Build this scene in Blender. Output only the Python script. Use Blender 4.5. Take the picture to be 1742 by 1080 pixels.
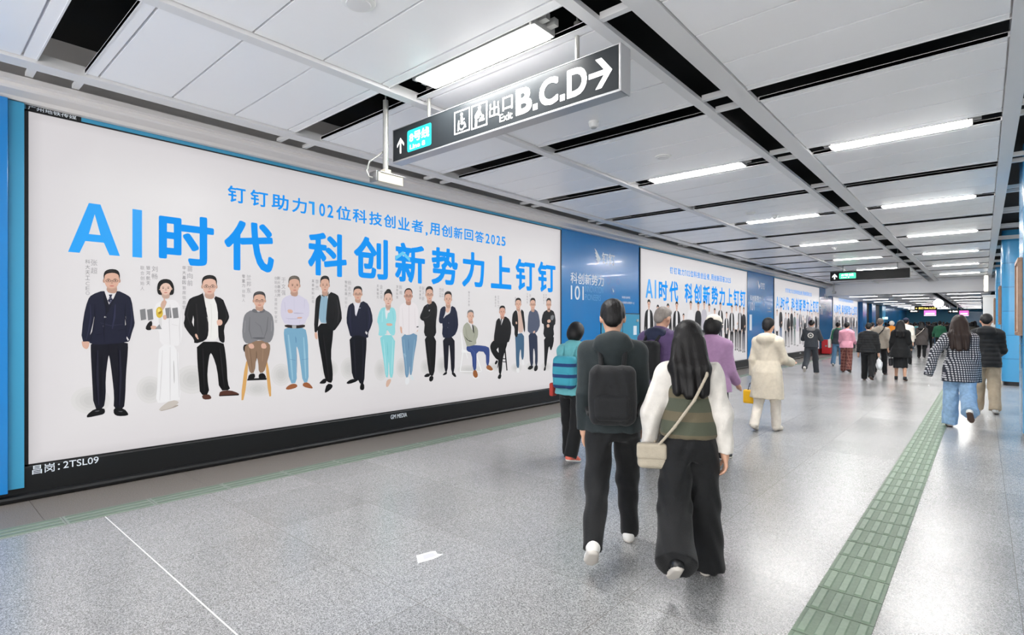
import bpy, bmesh, math, random
import numpy as np
from mathutils import Vector, Matrix

for _o in list(bpy.data.objects):
    bpy.data.objects.remove(_o)
SC = bpy.context.scene
COL = SC.collection
random.seed(7)
PI = math.pi

# ------------------------------------------------------------------ camera
EYE = 1.55
YAW = math.radians(41.05)
SN, CS = math.sin(YAW), math.cos(YAW)
cam_data = bpy.data.cameras.new('camera')
cam_data.sensor_width = 36.0
cam_data.lens = 36.0 * 920.0 / 1742.0
cam_data.shift_y = 12.0 / 1742.0
cam_data.clip_start = 0.05
cam_data.clip_end = 300
cam = bpy.data.objects.new('camera', cam_data)
cam.location = (0, 0, EYE)
cam.rotation_euler = (PI / 2, 0, YAW)
COL.objects.link(cam)
SC.camera = cam

# ------------------------------------------------------------------ world and exposure
world = bpy.data.worlds.new('world')
SC.world = world
world.use_nodes = True
world.node_tree.nodes['Background'].inputs[0].default_value = (1, 0.985, 0.97, 1)
world.node_tree.nodes['Background'].inputs[1].default_value = 2.6
SC.view_settings.view_transform = 'Standard'
SC.view_settings.look = 'None'
SC.view_settings.exposure = 0.78
SC.view_settings.gamma = 1.0
SC.view_settings.use_curve_mapping = False
SC.cycles.max_bounces = 10
SC.cycles.diffuse_bounces = 5
SC.cycles.glossy_bounces = 4
SC.cycles.sample_clamp_indirect = 6.0
SC.cycles.sample_clamp_direct = 14.0
SC.cycles.caustics_reflective = False
SC.cycles.caustics_refractive = False
LAMP = 54.0
BOARD = 0.405


# ------------------------------------------------------------------ helpers
def lin(c):
    return tuple(((v / 255.0) / 12.92 if v <= 10 else (((v / 255.0) + 0.055) / 1.055) ** 2.4) for v in c)


MATS = {}


def mat(name, rgb, rough=0.5, metal=0.0, spec=0.5, emit=0.0, noise=0.0, nscale=60.0, bump=0.0, bscale=200.0, coat=0.0, sheen=0.0):
    """plain procedural material, rgb in 0..255 display values"""
    if name in MATS:
        return MATS[name]
    m = bpy.data.materials.new(name)
    m.use_nodes = True
    nt = m.node_tree
    b = nt.nodes['Principled BSDF']
    c = lin(rgb)
    b.inputs['Base Color'].default_value = (*c, 1)
    b.inputs['Roughness'].default_value = rough
    b.inputs['Metallic'].default_value = metal
    b.inputs['Specular IOR Level'].default_value = spec
    b.inputs['Coat Weight'].default_value = coat
    b.inputs['Sheen Weight'].default_value = sheen
    if emit:
        b.inputs['Emission Color'].default_value = (*c, 1)
        b.inputs['Emission Strength'].default_value = emit
    if noise or bump:
        tc = nt.nodes.new('ShaderNodeTexCoord')
    if noise:
        n = nt.nodes.new('ShaderNodeTexNoise')
        n.inputs['Scale'].default_value = nscale
        n.inputs['Detail'].default_value = 4
        nt.links.new(tc.outputs['Object'], n.inputs['Vector'])
        r = nt.nodes.new('ShaderNodeValToRGB')
        r.color_ramp.elements[0].position = 0.3
        r.color_ramp.elements[1].position = 0.7
        r.color_ramp.elements[0].color = (*[v * (1 - noise) for v in c], 1)
        r.color_ramp.elements[1].color = (*[min(1, v * (1 + noise)) for v in c], 1)
        nt.links.new(n.outputs['Fac'], r.inputs['Fac'])
        nt.links.new(r.outputs['Color'], b.inputs['Base Color'])
    if bump:
        n2 = nt.nodes.new('ShaderNodeTexNoise')
        n2.inputs['Scale'].default_value = bscale
        n2.inputs['Detail'].default_value = 3
        nt.links.new(tc.outputs['Object'], n2.inputs['Vector'])
        bp = nt.nodes.new('ShaderNodeBump')
        bp.inputs['Strength'].default_value = bump
        bp.inputs['Distance'].default_value = 0.01
        nt.links.new(n2.outputs['Fac'], bp.inputs['Height'])
        nt.links.new(bp.outputs['Normal'], b.inputs['Normal'])
    MATS[name] = m
    return m


class MB:
    """collects geometry, linked as ONE mesh object by build()"""

    def __init__(self):
        self.v, self.f, self.m = [], [], []

    def add(self, vs, fs, mi=0):
        o = len(self.v)
        self.v += [tuple(p) for p in vs]
        self.f += [tuple(i + o for i in f) for f in fs]
        self.m += [mi] * len(fs)
        return self

    def box(self, x0, x1, y0, y1, z0, z1, mi=0, bev=0.0):
        if bev:
            bm = bmesh.new()
            bmesh.ops.create_cube(bm, size=1.0)
            for v in bm.verts:
                v.co = Vector(((x0 + x1) / 2 + v.co.x * (x1 - x0), (y0 + y1) / 2 + v.co.y * (y1 - y0), (z0 + z1) / 2 + v.co.z * (z1 - z0)))
            bmesh.ops.bevel(bm, geom=list(bm.edges), offset=bev, segments=2, affect='EDGES', profile=0.6)
            self.bm(bm, mi)
            return self
        vs = [(x0, y0, z0), (x1, y0, z0), (x1, y1, z0), (x0, y1, z0), (x0, y0, z1), (x1, y0, z1), (x1, y1, z1), (x0, y1, z1)]
        fs = [(0, 3, 2, 1), (4, 5, 6, 7), (0, 1, 5, 4), (1, 2, 6, 5), (2, 3, 7, 6), (3, 0, 4, 7)]
        return self.add(vs, fs, mi)

    def bm(self, bm, mi=0):
        bm.verts.ensure_lookup_table()
        bm.verts.index_update()
        self.add([v.co.copy() for v in bm.verts], [[v.index for v in f.verts] for f in bm.faces], mi)
        bm.free()
        return self

    def tube(self, pts, r, n=10, mi=0, caps=True):
        pts = [Vector(p) for p in pts]
        rs = r if isinstance(r, (list, tuple)) else [r] * len(pts)
        vs, fs = [], []
        up = Vector((0, 0, 1))
        for i, p in enumerate(pts):
            a = pts[max(0, i - 1)]
            b = pts[min(len(pts) - 1, i + 1)]
            t = (b - a).normalized()
            s = t.cross(up)
            if s.length < 1e-3:
                s = t.cross(Vector((1, 0, 0)))
            s.normalize()
            u = s.cross(t).normalized()
            for k in range(n):
                an = 2 * PI * k / n
                vs.append(p + (s * math.cos(an) + u * math.sin(an)) * rs[i])
        for i in range(len(pts) - 1):
            for k in range(n):
                k2 = (k + 1) % n
                fs.append((i * n + k, i * n + k2, (i + 1) * n + k2, (i + 1) * n + k))
        if caps:
            fs.append(tuple(range(n - 1, -1, -1)))
            fs.append(tuple((len(pts) - 1) * n + k for k in range(n)))
        return self.add(vs, fs, mi)

    def lathe(self, c, prof, n=32, mi=0, axis='z'):
        vs, fs = [], []
        for (r, h) in prof:
            for k in range(n):
                an = 2 * PI * k / n
                if axis == 'z':
                    vs.append((c[0] + r * math.cos(an), c[1] + r * math.sin(an), c[2] + h))
                elif axis == 'y':
                    vs.append((c[0] + r * math.cos(an), c[1] + h, c[2] + r * math.sin(an)))
                else:
                    vs.append((c[0] + h, c[1] + r * math.cos(an), c[2] + r * math.sin(an)))
        for i in range(len(prof) - 1):
            for k in range(n):
                k2 = (k + 1) % n
                fs.append((i * n + k, i * n + k2, (i + 1) * n + k2, (i + 1) * n + k))
        fs.append(tuple(range(n - 1, -1, -1)))
        fs.append(tuple((len(prof) - 1) * n + k for k in range(n)))
        return self.add(vs, fs, mi)

    def extrude_y(self, prof, y0, y1, mi=0):
        """closed (x,z) outline pushed along the corridor"""
        n = len(prof)
        vs = [(x, y0, z) for x, z in prof] + [(x, y1, z) for x, z in prof]
        fs = [(k, (k + 1) % n, n + (k + 1) % n, n + k) for k in range(n)]
        fs += [tuple(range(n - 1, -1, -1)), tuple(range(n, 2 * n))]
        return self.add(vs, fs, mi)

    def build(self, name, mats, parent=None, smooth=False, loc=None):
        me = bpy.data.meshes.new(name)
        off = Vector((0, 0, 0))
        if parent is not None:
            off = W(parent)
        elif loc is not None:
            off = Vector(loc)
        me.from_pydata([tuple(Vector(p) - off) for p in self.v], [], self.f)
        if not isinstance(mats, (list, tuple)):
            mats = [mats]
        for m in mats:
            me.materials.append(m)
        if len(mats) > 1:
            me.polygons.foreach_set('material_index', self.m)
        bm = bmesh.new()
        bm.from_mesh(me)
        bmesh.ops.recalc_face_normals(bm, faces=bm.faces)
        bm.to_mesh(me)
        bm.free()
        if smooth:
            me.polygons.foreach_set('use_smooth', [True] * len(me.polygons))
            if smooth != 'all':
                me.set_sharp_from_angle(angle=math.radians(35))
        me.update()
        o = bpy.data.objects.new(name, me)
        COL.objects.link(o)
        if parent is not None:
            o.parent = parent
        elif loc is not None:
            o.location = loc
        return o


def W(o):
    """place of an unrotated object in the world"""
    v = Vector(o.location)
    while o.parent is not None:
        o = o.parent
        v = v + Vector(o.location)
    return v


def tag(o, label=None, cat=None, group=None, kind=None):
    if label:
        o['label'] = label
    if cat:
        o['category'] = cat
    if group:
        o['group'] = group
    if kind:
        o['kind'] = kind
    return o


def thing(name, loc, label, cat, group=None):
    o = bpy.data.objects.new(name, None)
    o.empty_display_size = 0.1
    o.location = loc
    COL.objects.link(o)
    return tag(o, label, cat, group)


def struct(o):
    o['kind'] = 'structure'
    return o


def on_wall(px, py, X=-6.4):
    """(y, z) on the long wall of a point of the printed wall"""
    t = (px - 871.0) / 920.0
    d = X / (t * CS - SN)
    return d * (t * SN + CS), EYE - (py - 552.0) / 920.0 * d


ORD = ['first', 'second', 'third', 'fourth', 'fifth', 'sixth', 'seventh', 'eighth', 'ninth', 'tenth', 'eleventh', 'twelfth', 'thirteenth',
       'fourteenth', 'fifteenth', 'sixteenth', 'seventeenth', 'eighteenth']

_GLY = {}


def glyph(s, off=0.0):
    """outline of a piece of writing as flat mesh data (verts 2d, faces)"""
    k = (s, off)
    if k in _GLY:
        return _GLY[k]
    if off > 0.001:                                     # heavier strokes: the outline laid over itself, a little shifted
        v0, f0 = glyph(s, 0.0)
        vs, fs = [], []
        for q in range(16):
            o = len(vs)
            ca, sa = math.cos(q * PI / 8), math.sin(q * PI / 8)
            m = max(abs(ca), abs(sa))
            m = m * .5 + .5
            vs += [(x + off * ca / m, y + off * sa / m) for x, y in v0]
            fs += [tuple(i + o for i in f) for f in f0]
        _GLY[k] = (vs, fs)
        return _GLY[k]
    cu = bpy.data.curves.new('writing', 'FONT')
    cu.body = s
    cu.resolution_u = 4
    cu.dimensions = '2D'
    cu.fill_mode = 'BOTH'
    ob = bpy.data.objects.new('writing', cu)
    COL.objects.link(ob)
    bpy.context.view_layer.update()
    dg = bpy.context.evaluated_depsgraph_get()
    me = bpy.data.meshes.new_from_object(ob.evaluated_get(dg))
    vs = [(v.co.x, v.co.y) for v in me.vertices]
    fs = [tuple(p.vertices) for p in me.polygons]
    bpy.data.objects.remove(ob)
    bpy.data.curves.remove(cu)
    bpy.data.meshes.remove(me)
    _GLY[k] = (vs, fs)
    return _GLY[k]


def bounds(vs):
    a = np.array(vs)
    return a[:, 0].min(), a[:, 0].max(), a[:, 1].min(), a[:, 1].max()


def fit(s, u0, u1, v0, v1, off=0.0):
    """writing stretched into a box"""
    vs, fs = glyph(s, off)
    a, b, c, d = bounds(vs)
    return [(u0 + (x - a) / (b - a) * (u1 - u0), v0 + (y - c) / (d - c) * (v1 - v0)) for x, y in vs], fs


def line_of(s, u, v, size, off=0.0, sx=1.0):
    vs, fs = glyph(s, off)
    return [(u + x * size * sx, v + y * size) for x, y in vs], fs
# ================================================================== materials of the station
def floor_mat():
    m = bpy.data.materials.new('granite_floor')
    m.use_nodes = True
    nt = m.node_tree
    N, L = nt.nodes.new, nt.links.new
    b = nt.nodes['Principled BSDF']
    tc = N('ShaderNodeTexCoord')
    vo = N('ShaderNodeTexVoronoi')
    vo.inputs['Scale'].default_value = 230
    L(tc.outputs['Object'], vo.inputs['Vector'])
    ramp = N('ShaderNodeValToRGB')
    cr = ramp.color_ramp
    cr.interpolation = 'LINEAR'
    cr.elements[0].position = 0.0
    cr.elements[0].color = (*lin((94, 94, 95)), 1)
    cr.elements[1].position = 1.0
    cr.elements[1].color = (*lin((192, 191, 191)), 1)
    e = cr.elements.new(0.35)
    e.color = (*lin((138, 138, 138)), 1)
    e = cr.elements.new(0.7)
    e.color = (*lin((166, 166, 166)), 1)
    sep = N('ShaderNodeSeparateColor')
    L(vo.outputs['Color'], sep.inputs[0])
    L(sep.outputs[0], ramp.inputs['Fac'])
    # slabs differ a little from one another; thin joints
    sx = N('ShaderNodeSeparateXYZ')
    L(tc.outputs['Object'], sx.inputs[0])

    def joint(out, period, phase, half):
        a = N('ShaderNodeMath'); a.operation = 'ADD'; a.inputs[1].default_value = phase
        L(out, a.inputs[0])
        d = N('ShaderNodeMath'); d.operation = 'DIVIDE'; d.inputs[1].default_value = period
        L(a.outputs[0], d.inputs[0])
        fr = N('ShaderNodeMath'); fr.operation = 'FRACT'
        L(d.outputs[0], fr.inputs[0])
        c = N('ShaderNodeMath'); c.operation = 'LESS_THAN'; c.inputs[1].default_value = half * 2 / period
        L(fr.outputs[0], c.inputs[0])
        fl = N('ShaderNodeMath'); fl.operation = 'FLOOR'
        L(d.outputs[0], fl.inputs[0])
        return c.outputs[0], fl.outputs[0]
    jx, ix = joint(sx.outputs[0], 0.84, 2.367 + 0.84 * 20, 0.0018)
    jy, iy = joint(sx.outputs[1], 0.80, -1.93 + 0.8 * 20, 0.0018)
    mx = N('ShaderNodeMath'); mx.operation = 'MAXIMUM'
    L(jx, mx.inputs[0]); L(jy, mx.inputs[1])
    cmb = N('ShaderNodeCombineXYZ')
    L(ix, cmb.inputs[0]); L(iy, cmb.inputs[1])
    wn = N('ShaderNodeTexWhiteNoise')
    L(cmb.outputs[0], wn.inputs['Vector'])
    mr = N('ShaderNodeMapRange')
    mr.inputs['To Min'].default_value = 0.90
    mr.inputs['To Max'].default_value = 1.06
    L(wn.outputs['Value'], mr.inputs['Value'])
    big = N('ShaderNodeTexNoise')
    big.inputs['Scale'].default_value = 0.9
    big.inputs['Detail'].default_value = 5
    L(tc.outputs['Object'], big.inputs['Vector'])
    mb = N('ShaderNodeMapRange')
    mb.inputs['To Min'].default_value = 0.9
    mb.inputs['To Max'].default_value = 1.1
    L(big.outputs['Fac'], mb.inputs['Value'])
    mm = N('ShaderNodeMath'); mm.operation = 'MULTIPLY'
    L(mr.outputs[0], mm.inputs[0]); L(mb.outputs[0], mm.inputs[1])
    mul = N('ShaderNodeMix'); mul.data_type = 'RGBA'; mul.blend_type = 'MULTIPLY'
    mul.inputs['Factor'].default_value = 1.0
    L(ramp.outputs['Color'], mul.inputs['A']); L(mm.outputs[0], mul.inputs['B'])
    jm = N('ShaderNodeMix'); jm.data_type = 'RGBA'
    L(mx.outputs[0], jm.inputs['Factor'])
    L(mul.outputs['Result'], jm.inputs['A'])
    jm.inputs['B'].default_value = (*lin((118, 114, 110)), 1)
    L(jm.outputs['Result'], b.inputs['Base Color'])
    rr = N('ShaderNodeMapRange')
    rr.inputs['To Min'].default_value = 0.19
    rr.inputs['To Max'].default_value = 0.27
    L(big.outputs['Fac'], rr.inputs['Value'])
    L(rr.outputs[0], b.inputs['Roughness'])
    b.inputs['Specular IOR Level'].default_value = 0.85
    bp = N('ShaderNodeBump')
    bp.inputs['Strength'].default_value = 0.06
    bp.inputs['Distance'].default_value = 0.002
    L(sep.outputs[0], bp.inputs['Height'])
    L(bp.outputs['Normal'], b.inputs['Normal'])
    return m


def flamed_mat():
    return mat('flamed_granite', (122, 116, 111), rough=0.55, noise=0.28, nscale=120, bump=0.3, bscale=260, spec=0.4)


M_FLOOR = floor_mat()
M_PANEL = mat('white_enamel_panel', (250, 249, 250), rough=0.32, spec=0.5, noise=0.012, nscale=3)
M_RAIL = mat('white_rail', (226, 225, 225), rough=0.4)
M_PLENUM = mat('black_plenum', (9, 10, 12), rough=0.9)
M_BLUE = mat('blue_enamel', (32, 124, 193), rough=0.22, spec=0.5, noise=0.02, nscale=2, coat=0.15)
M_TEAL = mat('teal_frame', (62, 150, 188), rough=0.3, spec=0.5)
M_BLUECOL = mat('blue_column_enamel', (72, 160, 212), rough=0.2, spec=0.5, coat=0.2)
M_ENDWALL = mat('teal_end_wall', (66, 158, 190), rough=0.4)
M_CORNICE = mat('grey_cornice', (216, 212, 210), rough=0.4, spec=0.5)
M_BLACK = mat('black_skirting', (16, 18, 20), rough=0.3, spec=0.5)
M_BLACKLINE = mat('black_edge', (14, 16, 18), rough=0.5)
M_STEEL = mat('steel', (150, 150, 150), rough=0.3, metal=0.9)
M_GREYMETAL = mat('grey_paint_metal', (176, 176, 174), rough=0.4)
M_GREEN = mat('green_tactile', (112, 132, 112), rough=0.5, noise=0.1, nscale=40, bump=0.1, bscale=300)
M_GREEND = mat('green_tactile_base', (100, 118, 100), rough=0.6, noise=0.12, nscale=40)
M_LAMP = mat('lamp_diffuser', (255, 253, 250), rough=0.6, emit=LAMP)
M_LAMPLOW = mat('low_lamp_diffuser', (255, 253, 250), rough=0.6, emit=34.0)
M_WHITE = mat('white_plastic', (228, 228, 226), rough=0.4)
M_DARKWALL = mat('dark_opening', (20, 26, 30), rough=0.6)

Y0, YB, YE = -4.0, 33.0, 74.0      # near end, bulkhead, far end wall
CZ = 3.66                          # ceiling height
LZ = 3.11                          # lower ceiling beyond the bulkhead
WX = -6.40                         # long wall
RX = 3.4                           # far side behind the columns

# ------------------------------------------------------------------ floor
struct(MB().box(-5.60, RX, Y0, YE, -0.12, 0.0).build('floor', M_FLOOR))
bd = MB()
for k in range(66):
    bd.box(WX, -5.602, Y0 + k * 1.2, Y0 + k * 1.2 + 1.197, -0.12, -0.0005)
struct(bd.build('floor_border', flamed_mat()))

# narrow green drain strip with three ribs along the wall, wide tactile paving by the columns
def tactile(name, x0, x1, ribs, y0, y1, tile, rib_h, split, label, mb_=None, mr_=None):
    t = thing(name, ((x0 + x1) / 2, y0, 0.0), label, 'tactile paving')
    n = int((y1 - y0) / tile)
    base, rb = MB(), MB()
    w = (x1 - x0) / ribs
    for k in range(n):
        ya = y0 + k * tile
        base.box(x0, x1, ya + 0.004, ya + tile - 0.004, 0.0, 0.004)
        for r in range(ribs):
            xa = x0 + w * r + w * 0.22
            xb = x0 + w * (r + 1) - w * 0.22
            for q in range(split):
                yq = ya + tile * q / split
                yr = yq + tile / split
                a0, a1 = yq + 0.016, yr - 0.016
                vs = [(xa, a0, 0.004), (xb, a0, 0.004), (xb, a1, 0.004), (xa, a1, 0.004),
                      (xa + 0.006, a0 + 0.008, 0.004 + rib_h), (xb - 0.006, a0 + 0.008, 0.004 + rib_h), (xb - 0.006, a1 - 0.008, 0.004 + rib_h), (xa + 0.006, a1 - 0.008, 0.004 + rib_h)]
                rb.add(vs, [(4, 5, 6, 7), (0, 1, 5, 4), (1, 2, 6, 5), (2, 3, 7, 6), (3, 0, 4, 7)])
    base.build('base_strip', mb_ or M_GREEND, t)
    rb.build('raised_bars', mr_ or M_GREEN, t)
    return t


tactile('tactile_paving', -0.735, -0.42, 4, 0.9, 39.0, 0.30, 0.005, 1, 'green tactile guide path of raised bars running beside the blue columns')
tactile('tactile_paving', -5.59, -5.35, 3, -2.1, 45.0, 0.60, 0.005, 1, 'narrow pale green ribbed strip along the floor below the lit billboards', mat('pale_green_strip', (138, 148, 138), rough=.5, noise=.1, nscale=40), mat('green_rib', (104, 120, 106), rough=.5))

# ------------------------------------------------------------------ long wall
struct(MB().box(WX - 0.3, WX, Y0, YE, 0.0, 3.50).build('wall_left', M_BLUE))
struct(MB().box(WX - 0.3, WX, Y0, YB, 3.50, 4.2).build('wall_left_upper', M_CORNICE))
prof = [(WX, 3.49), (WX + 0.10, 3.49), (WX + 0.13, 3.515), (WX + 0.27, 3.53), (WX + 0.29, 3.545), (WX + 0.29, 3.575), (WX + 0.33, 3.585), (WX + 0.33, 3.63), (WX, 3.63)]
struct(MB().extrude_y(prof, Y0, YB).build('trim_cornice', M_CORNICE))
struct(MB().box(WX, WX + 0.055, Y0, YE, 0.0, 0.30, bev=0.012).build('baseboard_left', M_BLACK))
# rounded floor moulding of the skirting
mo = MB()
mo.tube([(WX + 0.055, Y0, 0.035), (WX + 0.055, YE, 0.035)], 0.034, 10)
struct(mo.build('baseboard_moulding', M_BLACK, smooth=True))

# far side and end
struct(MB().box(RX, RX + 0.2, Y0, YE, 0, 4.2).build('wall_right', mat('grey_wall', (150, 156, 160), rough=.5)))
struct(MB().box(WX - 0.3, RX + 0.2, YE, YE + 0.2, 0, 4.2).build('wall_far', M_ENDWALL))

# ------------------------------------------------------------------ ceiling
struct(MB().box(WX - 0.3, RX + 0.2, Y0, YB + 0.6, 4.16, 4.2).build('ceiling_plenum', M_PLENUM))
ROWS = [(-5.70, -4.09), (-3.99, -2.09), (-1.60, 0.15)]
SLOT = 0.30
PER = 2.15
slots = [0.77 + PER * k for k in range(-2, 16)]
pan, edg = MB(), MB()
for (xa, xb) in ROWS:
    for i in range(len(slots) - 1):
        ya, yb = slots[i] + SLOT, slots[i + 1]
        if yb > YB + 0.1:
            yb = YB
        if ya > YB:
            continue
        # a flanged edge strip next to each slot and three wide panels with shadow gaps
        st = 0.095
        cuts = [ya, ya + st, ya + st + (yb - ya - 2 * st) / 3, ya + st + 2 * (yb - ya - 2 * st) / 3, yb - st, yb]
        for k in range(5):
            g = 0.009
            pan.box(xa + 0.012, xb - 0.012, cuts[k] + (0 if k == 0 else g), cuts[k + 1] - (0 if k == 4 else g), CZ, CZ + 0.03)
        edg.box(xa, xb, ya, ya + 0.012, CZ - 0.004, CZ + 0.035)
        edg.box(xa, xb, yb - 0.012, yb, CZ - 0.004, CZ + 0.035)
        edg.box(xa, xb, ya + 0.012, yb - 0.012, CZ + 0.031, CZ + 0.035)
struct(pan.build('ceiling', M_PANEL))
struct(edg.build('ceiling_panel_edges', M_RAIL))
rl = MB()
for (xa, xb, z0, z1) in ((-5.87, -5.70, CZ - 0.025, CZ + 0.06), (-4.09, -3.99, CZ - 0.03, CZ + 0.06), (-2.09, -2.0, CZ - 0.012, CZ + 0.025), (-1.77, -1.60, CZ - 0.012, CZ + 0.025), (0.15, 0.28, CZ - 0.012, CZ + 0.16)):
    rl.box(xa, xb, Y0, YB, z0, z1)
struct(rl.build('ceiling_rails', M_RAIL))
cb = MB()
for s in slots:
    if s < Y0 or s > YB - .4:
        continue
    for y in (s - 0.05, s + SLOT):
        cb.box(-2.0, -1.77, y, y + 0.05, CZ + 0.0, CZ + 0.05)
        cb.box(0.28, RX, y, y + 0.05, CZ + 0.02, CZ + 0.07)
    for y in (s - 0.03, s + SLOT - 0.02):
        cb.box(-6.08, -5.87, y, y + 0.05, CZ - 0.02, CZ + 0.015)
struct(cb.build('ceiling_cross_bars', M_RAIL))

# bulkhead and the lower ceiling behind it
struct(MB().box(WX, RX, YB, YB + 0.6, LZ - 0.02, 4.16).build('trim_bulkhead', M_PANEL))
lc = MB()
y = YB + 0.6
while y < YE - 0.5:
    for (xa, xb) in ((-6.1, -4.05), (-4.0, -2.05), (-1.6, 0.2)):
        lc.box(xa, xb, y + 0.02, y + 1.02, LZ, LZ + 0.03)
        lc.box(xa, xb, y + 1.04, y + 2.0, LZ, LZ + 0.03)
    y += 2.3
struct(lc.build('ceiling_lower', M_PANEL))
struct(MB().box(WX, RX, YB + 0.6, YE, LZ + 0.3, LZ + 0.34).build('ceiling_lower_plenum', M_PLENUM))
lr = MB()
for (xa, xb) in ((WX, -6.1), (-4.05, -4.0), (-2.05, -1.95), (-1.7, -1.6), (0.2, 0.3)):
    lr.box(xa, xb, YB + 0.6, YE, LZ - 0.01, LZ + 0.05)
struct(lr.build('ceiling_lower_rails', M_RAIL))


# ------------------------------------------------------------------ ceiling lights
def lamp(x0, x1, y, z, label, group, detail=True, m=None, inset=.045):
    t = thing('ceiling_light', ((x0 + x1) / 2, y + SLOT / 2, z), label, 'ceiling light', group)
    MB().box(x0, x1, y + inset, y + SLOT - inset, z - 0.012, z + 0.0, bev=0.004).build('diffuser', m or M_LAMP, t)
    h = MB()
    h.box(x0 + 0.01, x1 - 0.01, y + 0.02, y + SLOT - 0.02, z + 0.001, z + 0.07)
    if detail:
        for xe, s in ((x0, -1), (x1, 1)):
            h.box(xe + (0 if s > 0 else -0.03), xe + (0.03 if s > 0 else 0), y + 0.03, y + SLOT - 0.03, z + 0.0, z + 0.06)
            for q in (0.07, 0.17):
                h.box(xe + (0 if s > 0 else -0.10), xe + (0.10 if s > 0 else 0), y + q, y + q + 0.05, z + 0.03, z + 0.08)
    h.build('housing', M_GREYMETAL, t)
    return t


lampY = [0.80 + PER * (1 + 2 * k) for k in range(-1, 7)]
for i, y in enumerate(lampY):
    n = ORD[i]
    lamp(-3.67, -2.40, y - 0.02, CZ, 'lit ceiling light in the middle ceiling row, %s along the corridor' % n if i != 1 else 'big lit ceiling light directly above the large exit sign', 'lights of the middle ceiling row')
    if i > 1:
        lamp(-1.35, -0.11, y - 0.02, CZ - 0.005, 'lit ceiling light in the ceiling row by the columns, %s along the corridor' % ORD[i - 2], 'lights of the ceiling row by the columns')
for i in range(9):  # unseen fill lamps, added so their bounce brightens floor and ceiling
    for xq, w in ((2.0, 'single'),):
        lamp(xq, xq + 1.24, .35 + PER * 1.5 * (i - 1), CZ + .02, 'added fill light over the unseen aisle behind the columns, %s along' % ORD[i], 'added fill lights behind the columns', False, M_LAMPLOW)
y = YB + 0.6
i = 0
while y < YE - 4 and i < 17:
    for (xa, xb, w) in ((-5.7, -4.4, 'added wall side'), (-3.7, -2.4, 'middle'), (-1.4, -0.1, 'column side')):  # the row nearest the wall is added to brighten the far end
        lamp(xa, xb, y + 1.98, LZ + 0.01, 'lit light in the low ceiling beyond the beam, %s row, %s from the beam' % (w, ORD[i]), 'lights of the low ceiling', False, M_LAMPLOW, .10)
    y += 4.6
    i += 1

# ------------------------------------------------------------------ small ceiling fixtures
def dome(x, y, r, label, kind):
    if kind == 'disc':
        t = thing('ceiling_speaker', (x, y, CZ), label, 'ceiling speaker')
        MB().lathe((x, y, CZ), [(r * 0.3, -0.02), (r * 0.8, -0.018), (r * 0.96, -0.01), (r, 0.0)], 32).build('rim', M_WHITE, t, smooth=True)
        MB().lathe((x, y, CZ), [(r * 0.2, -0.026), (r * 0.7, -0.024), (r * 0.74, -0.015)], 32).build('grille', M_RAIL, t, smooth=True)
    else:
        t = thing('smoke_detector', (x, y, CZ), label, 'smoke detector')
        MB().lathe((x, y, CZ), [(0.03, -0.062), (0.042, -0.058), (0.05, -0.03), (r, -0.024), (r, 0.0)], 28).build('housing', M_WHITE, t, smooth=True)
        MB().lathe((x, y, CZ), [(0.012, -0.072), (0.026, -0.07), (0.03, -0.06)], 20).build('sensor_cap', M_GREYMETAL, t, smooth=True)
    return t


def on_ceiling(px, py, z=CZ):
    d = 920.0 * (z - EYE) / (552.0 - py)
    t = (px - 871.0) / 920.0
    return d * (t * CS - SN), d * (t * SN + CS)


x, y = on_ceiling(610, 3)
dome(x, y, 0.11, 'round white ceiling speaker at the top edge near the billboard side', 'disc')
x, y = on_ceiling(1010, 207)
dome(x, y, 0.055, 'small white smoke detector just beyond the large exit sign', 'smoke')
x, y = on_ceiling(1128, 266)
dome(x, y, 0.10, 'flat round ceiling speaker beside the second lit light', 'disc')
x, y = on_ceiling(1318, 366)
dome(x, y, 0.06, 'small smoke detector by the third light of the middle row', 'smoke')
x, y = on_ceiling(1310, 358)
dome(x - .35, y, 0.09, 'round ceiling speaker near the third light of the middle row', 'disc')
x, y = on_ceiling(1420, 421)
dome(x, y, 0.07, 'distant smoke detector in the middle ceiling row before the far sign', 'smoke')
# ================================================================== backlit billboards and wall graphics
def print_mat():
    m = bpy.data.materials.new('backlit_print')
    m.use_nodes = True
    nt = m.node_tree
    b = nt.nodes['Principled BSDF']
    a = nt.nodes.new('ShaderNodeAttribute')
    a.attribute_name = 'ink'
    nt.links.new(a.outputs['Color'], b.inputs['Emission Color'])
    b.inputs['Emission Strength'].default_value = BOARD
    sc = nt.nodes.new('ShaderNodeVectorMath')
    sc.operation = 'SCALE'
    sc.inputs['Scale'].default_value = 0.22
    nt.links.new(a.outputs['Color'], sc.inputs[0])
    nt.links.new(sc.outputs[0], b.inputs['Base Color'])
    b.inputs['Roughness'].default_value = 0.35
    b.inputs['Specular IOR Level'].default_value = 0.3
    return m


M_PRINT = print_mat()
M_VINYL = mat('white_vinyl', (228, 236, 244), rough=0.4)
M_VINYLB = mat('pale_blue_vinyl', (74, 160, 216), rough=0.4)
M_VINYLD = mat('deep_blue_vinyl', (24, 100, 170), rough=0.4)
SKIN = (226, 182, 160)
INK = (42, 170, 255)


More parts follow.
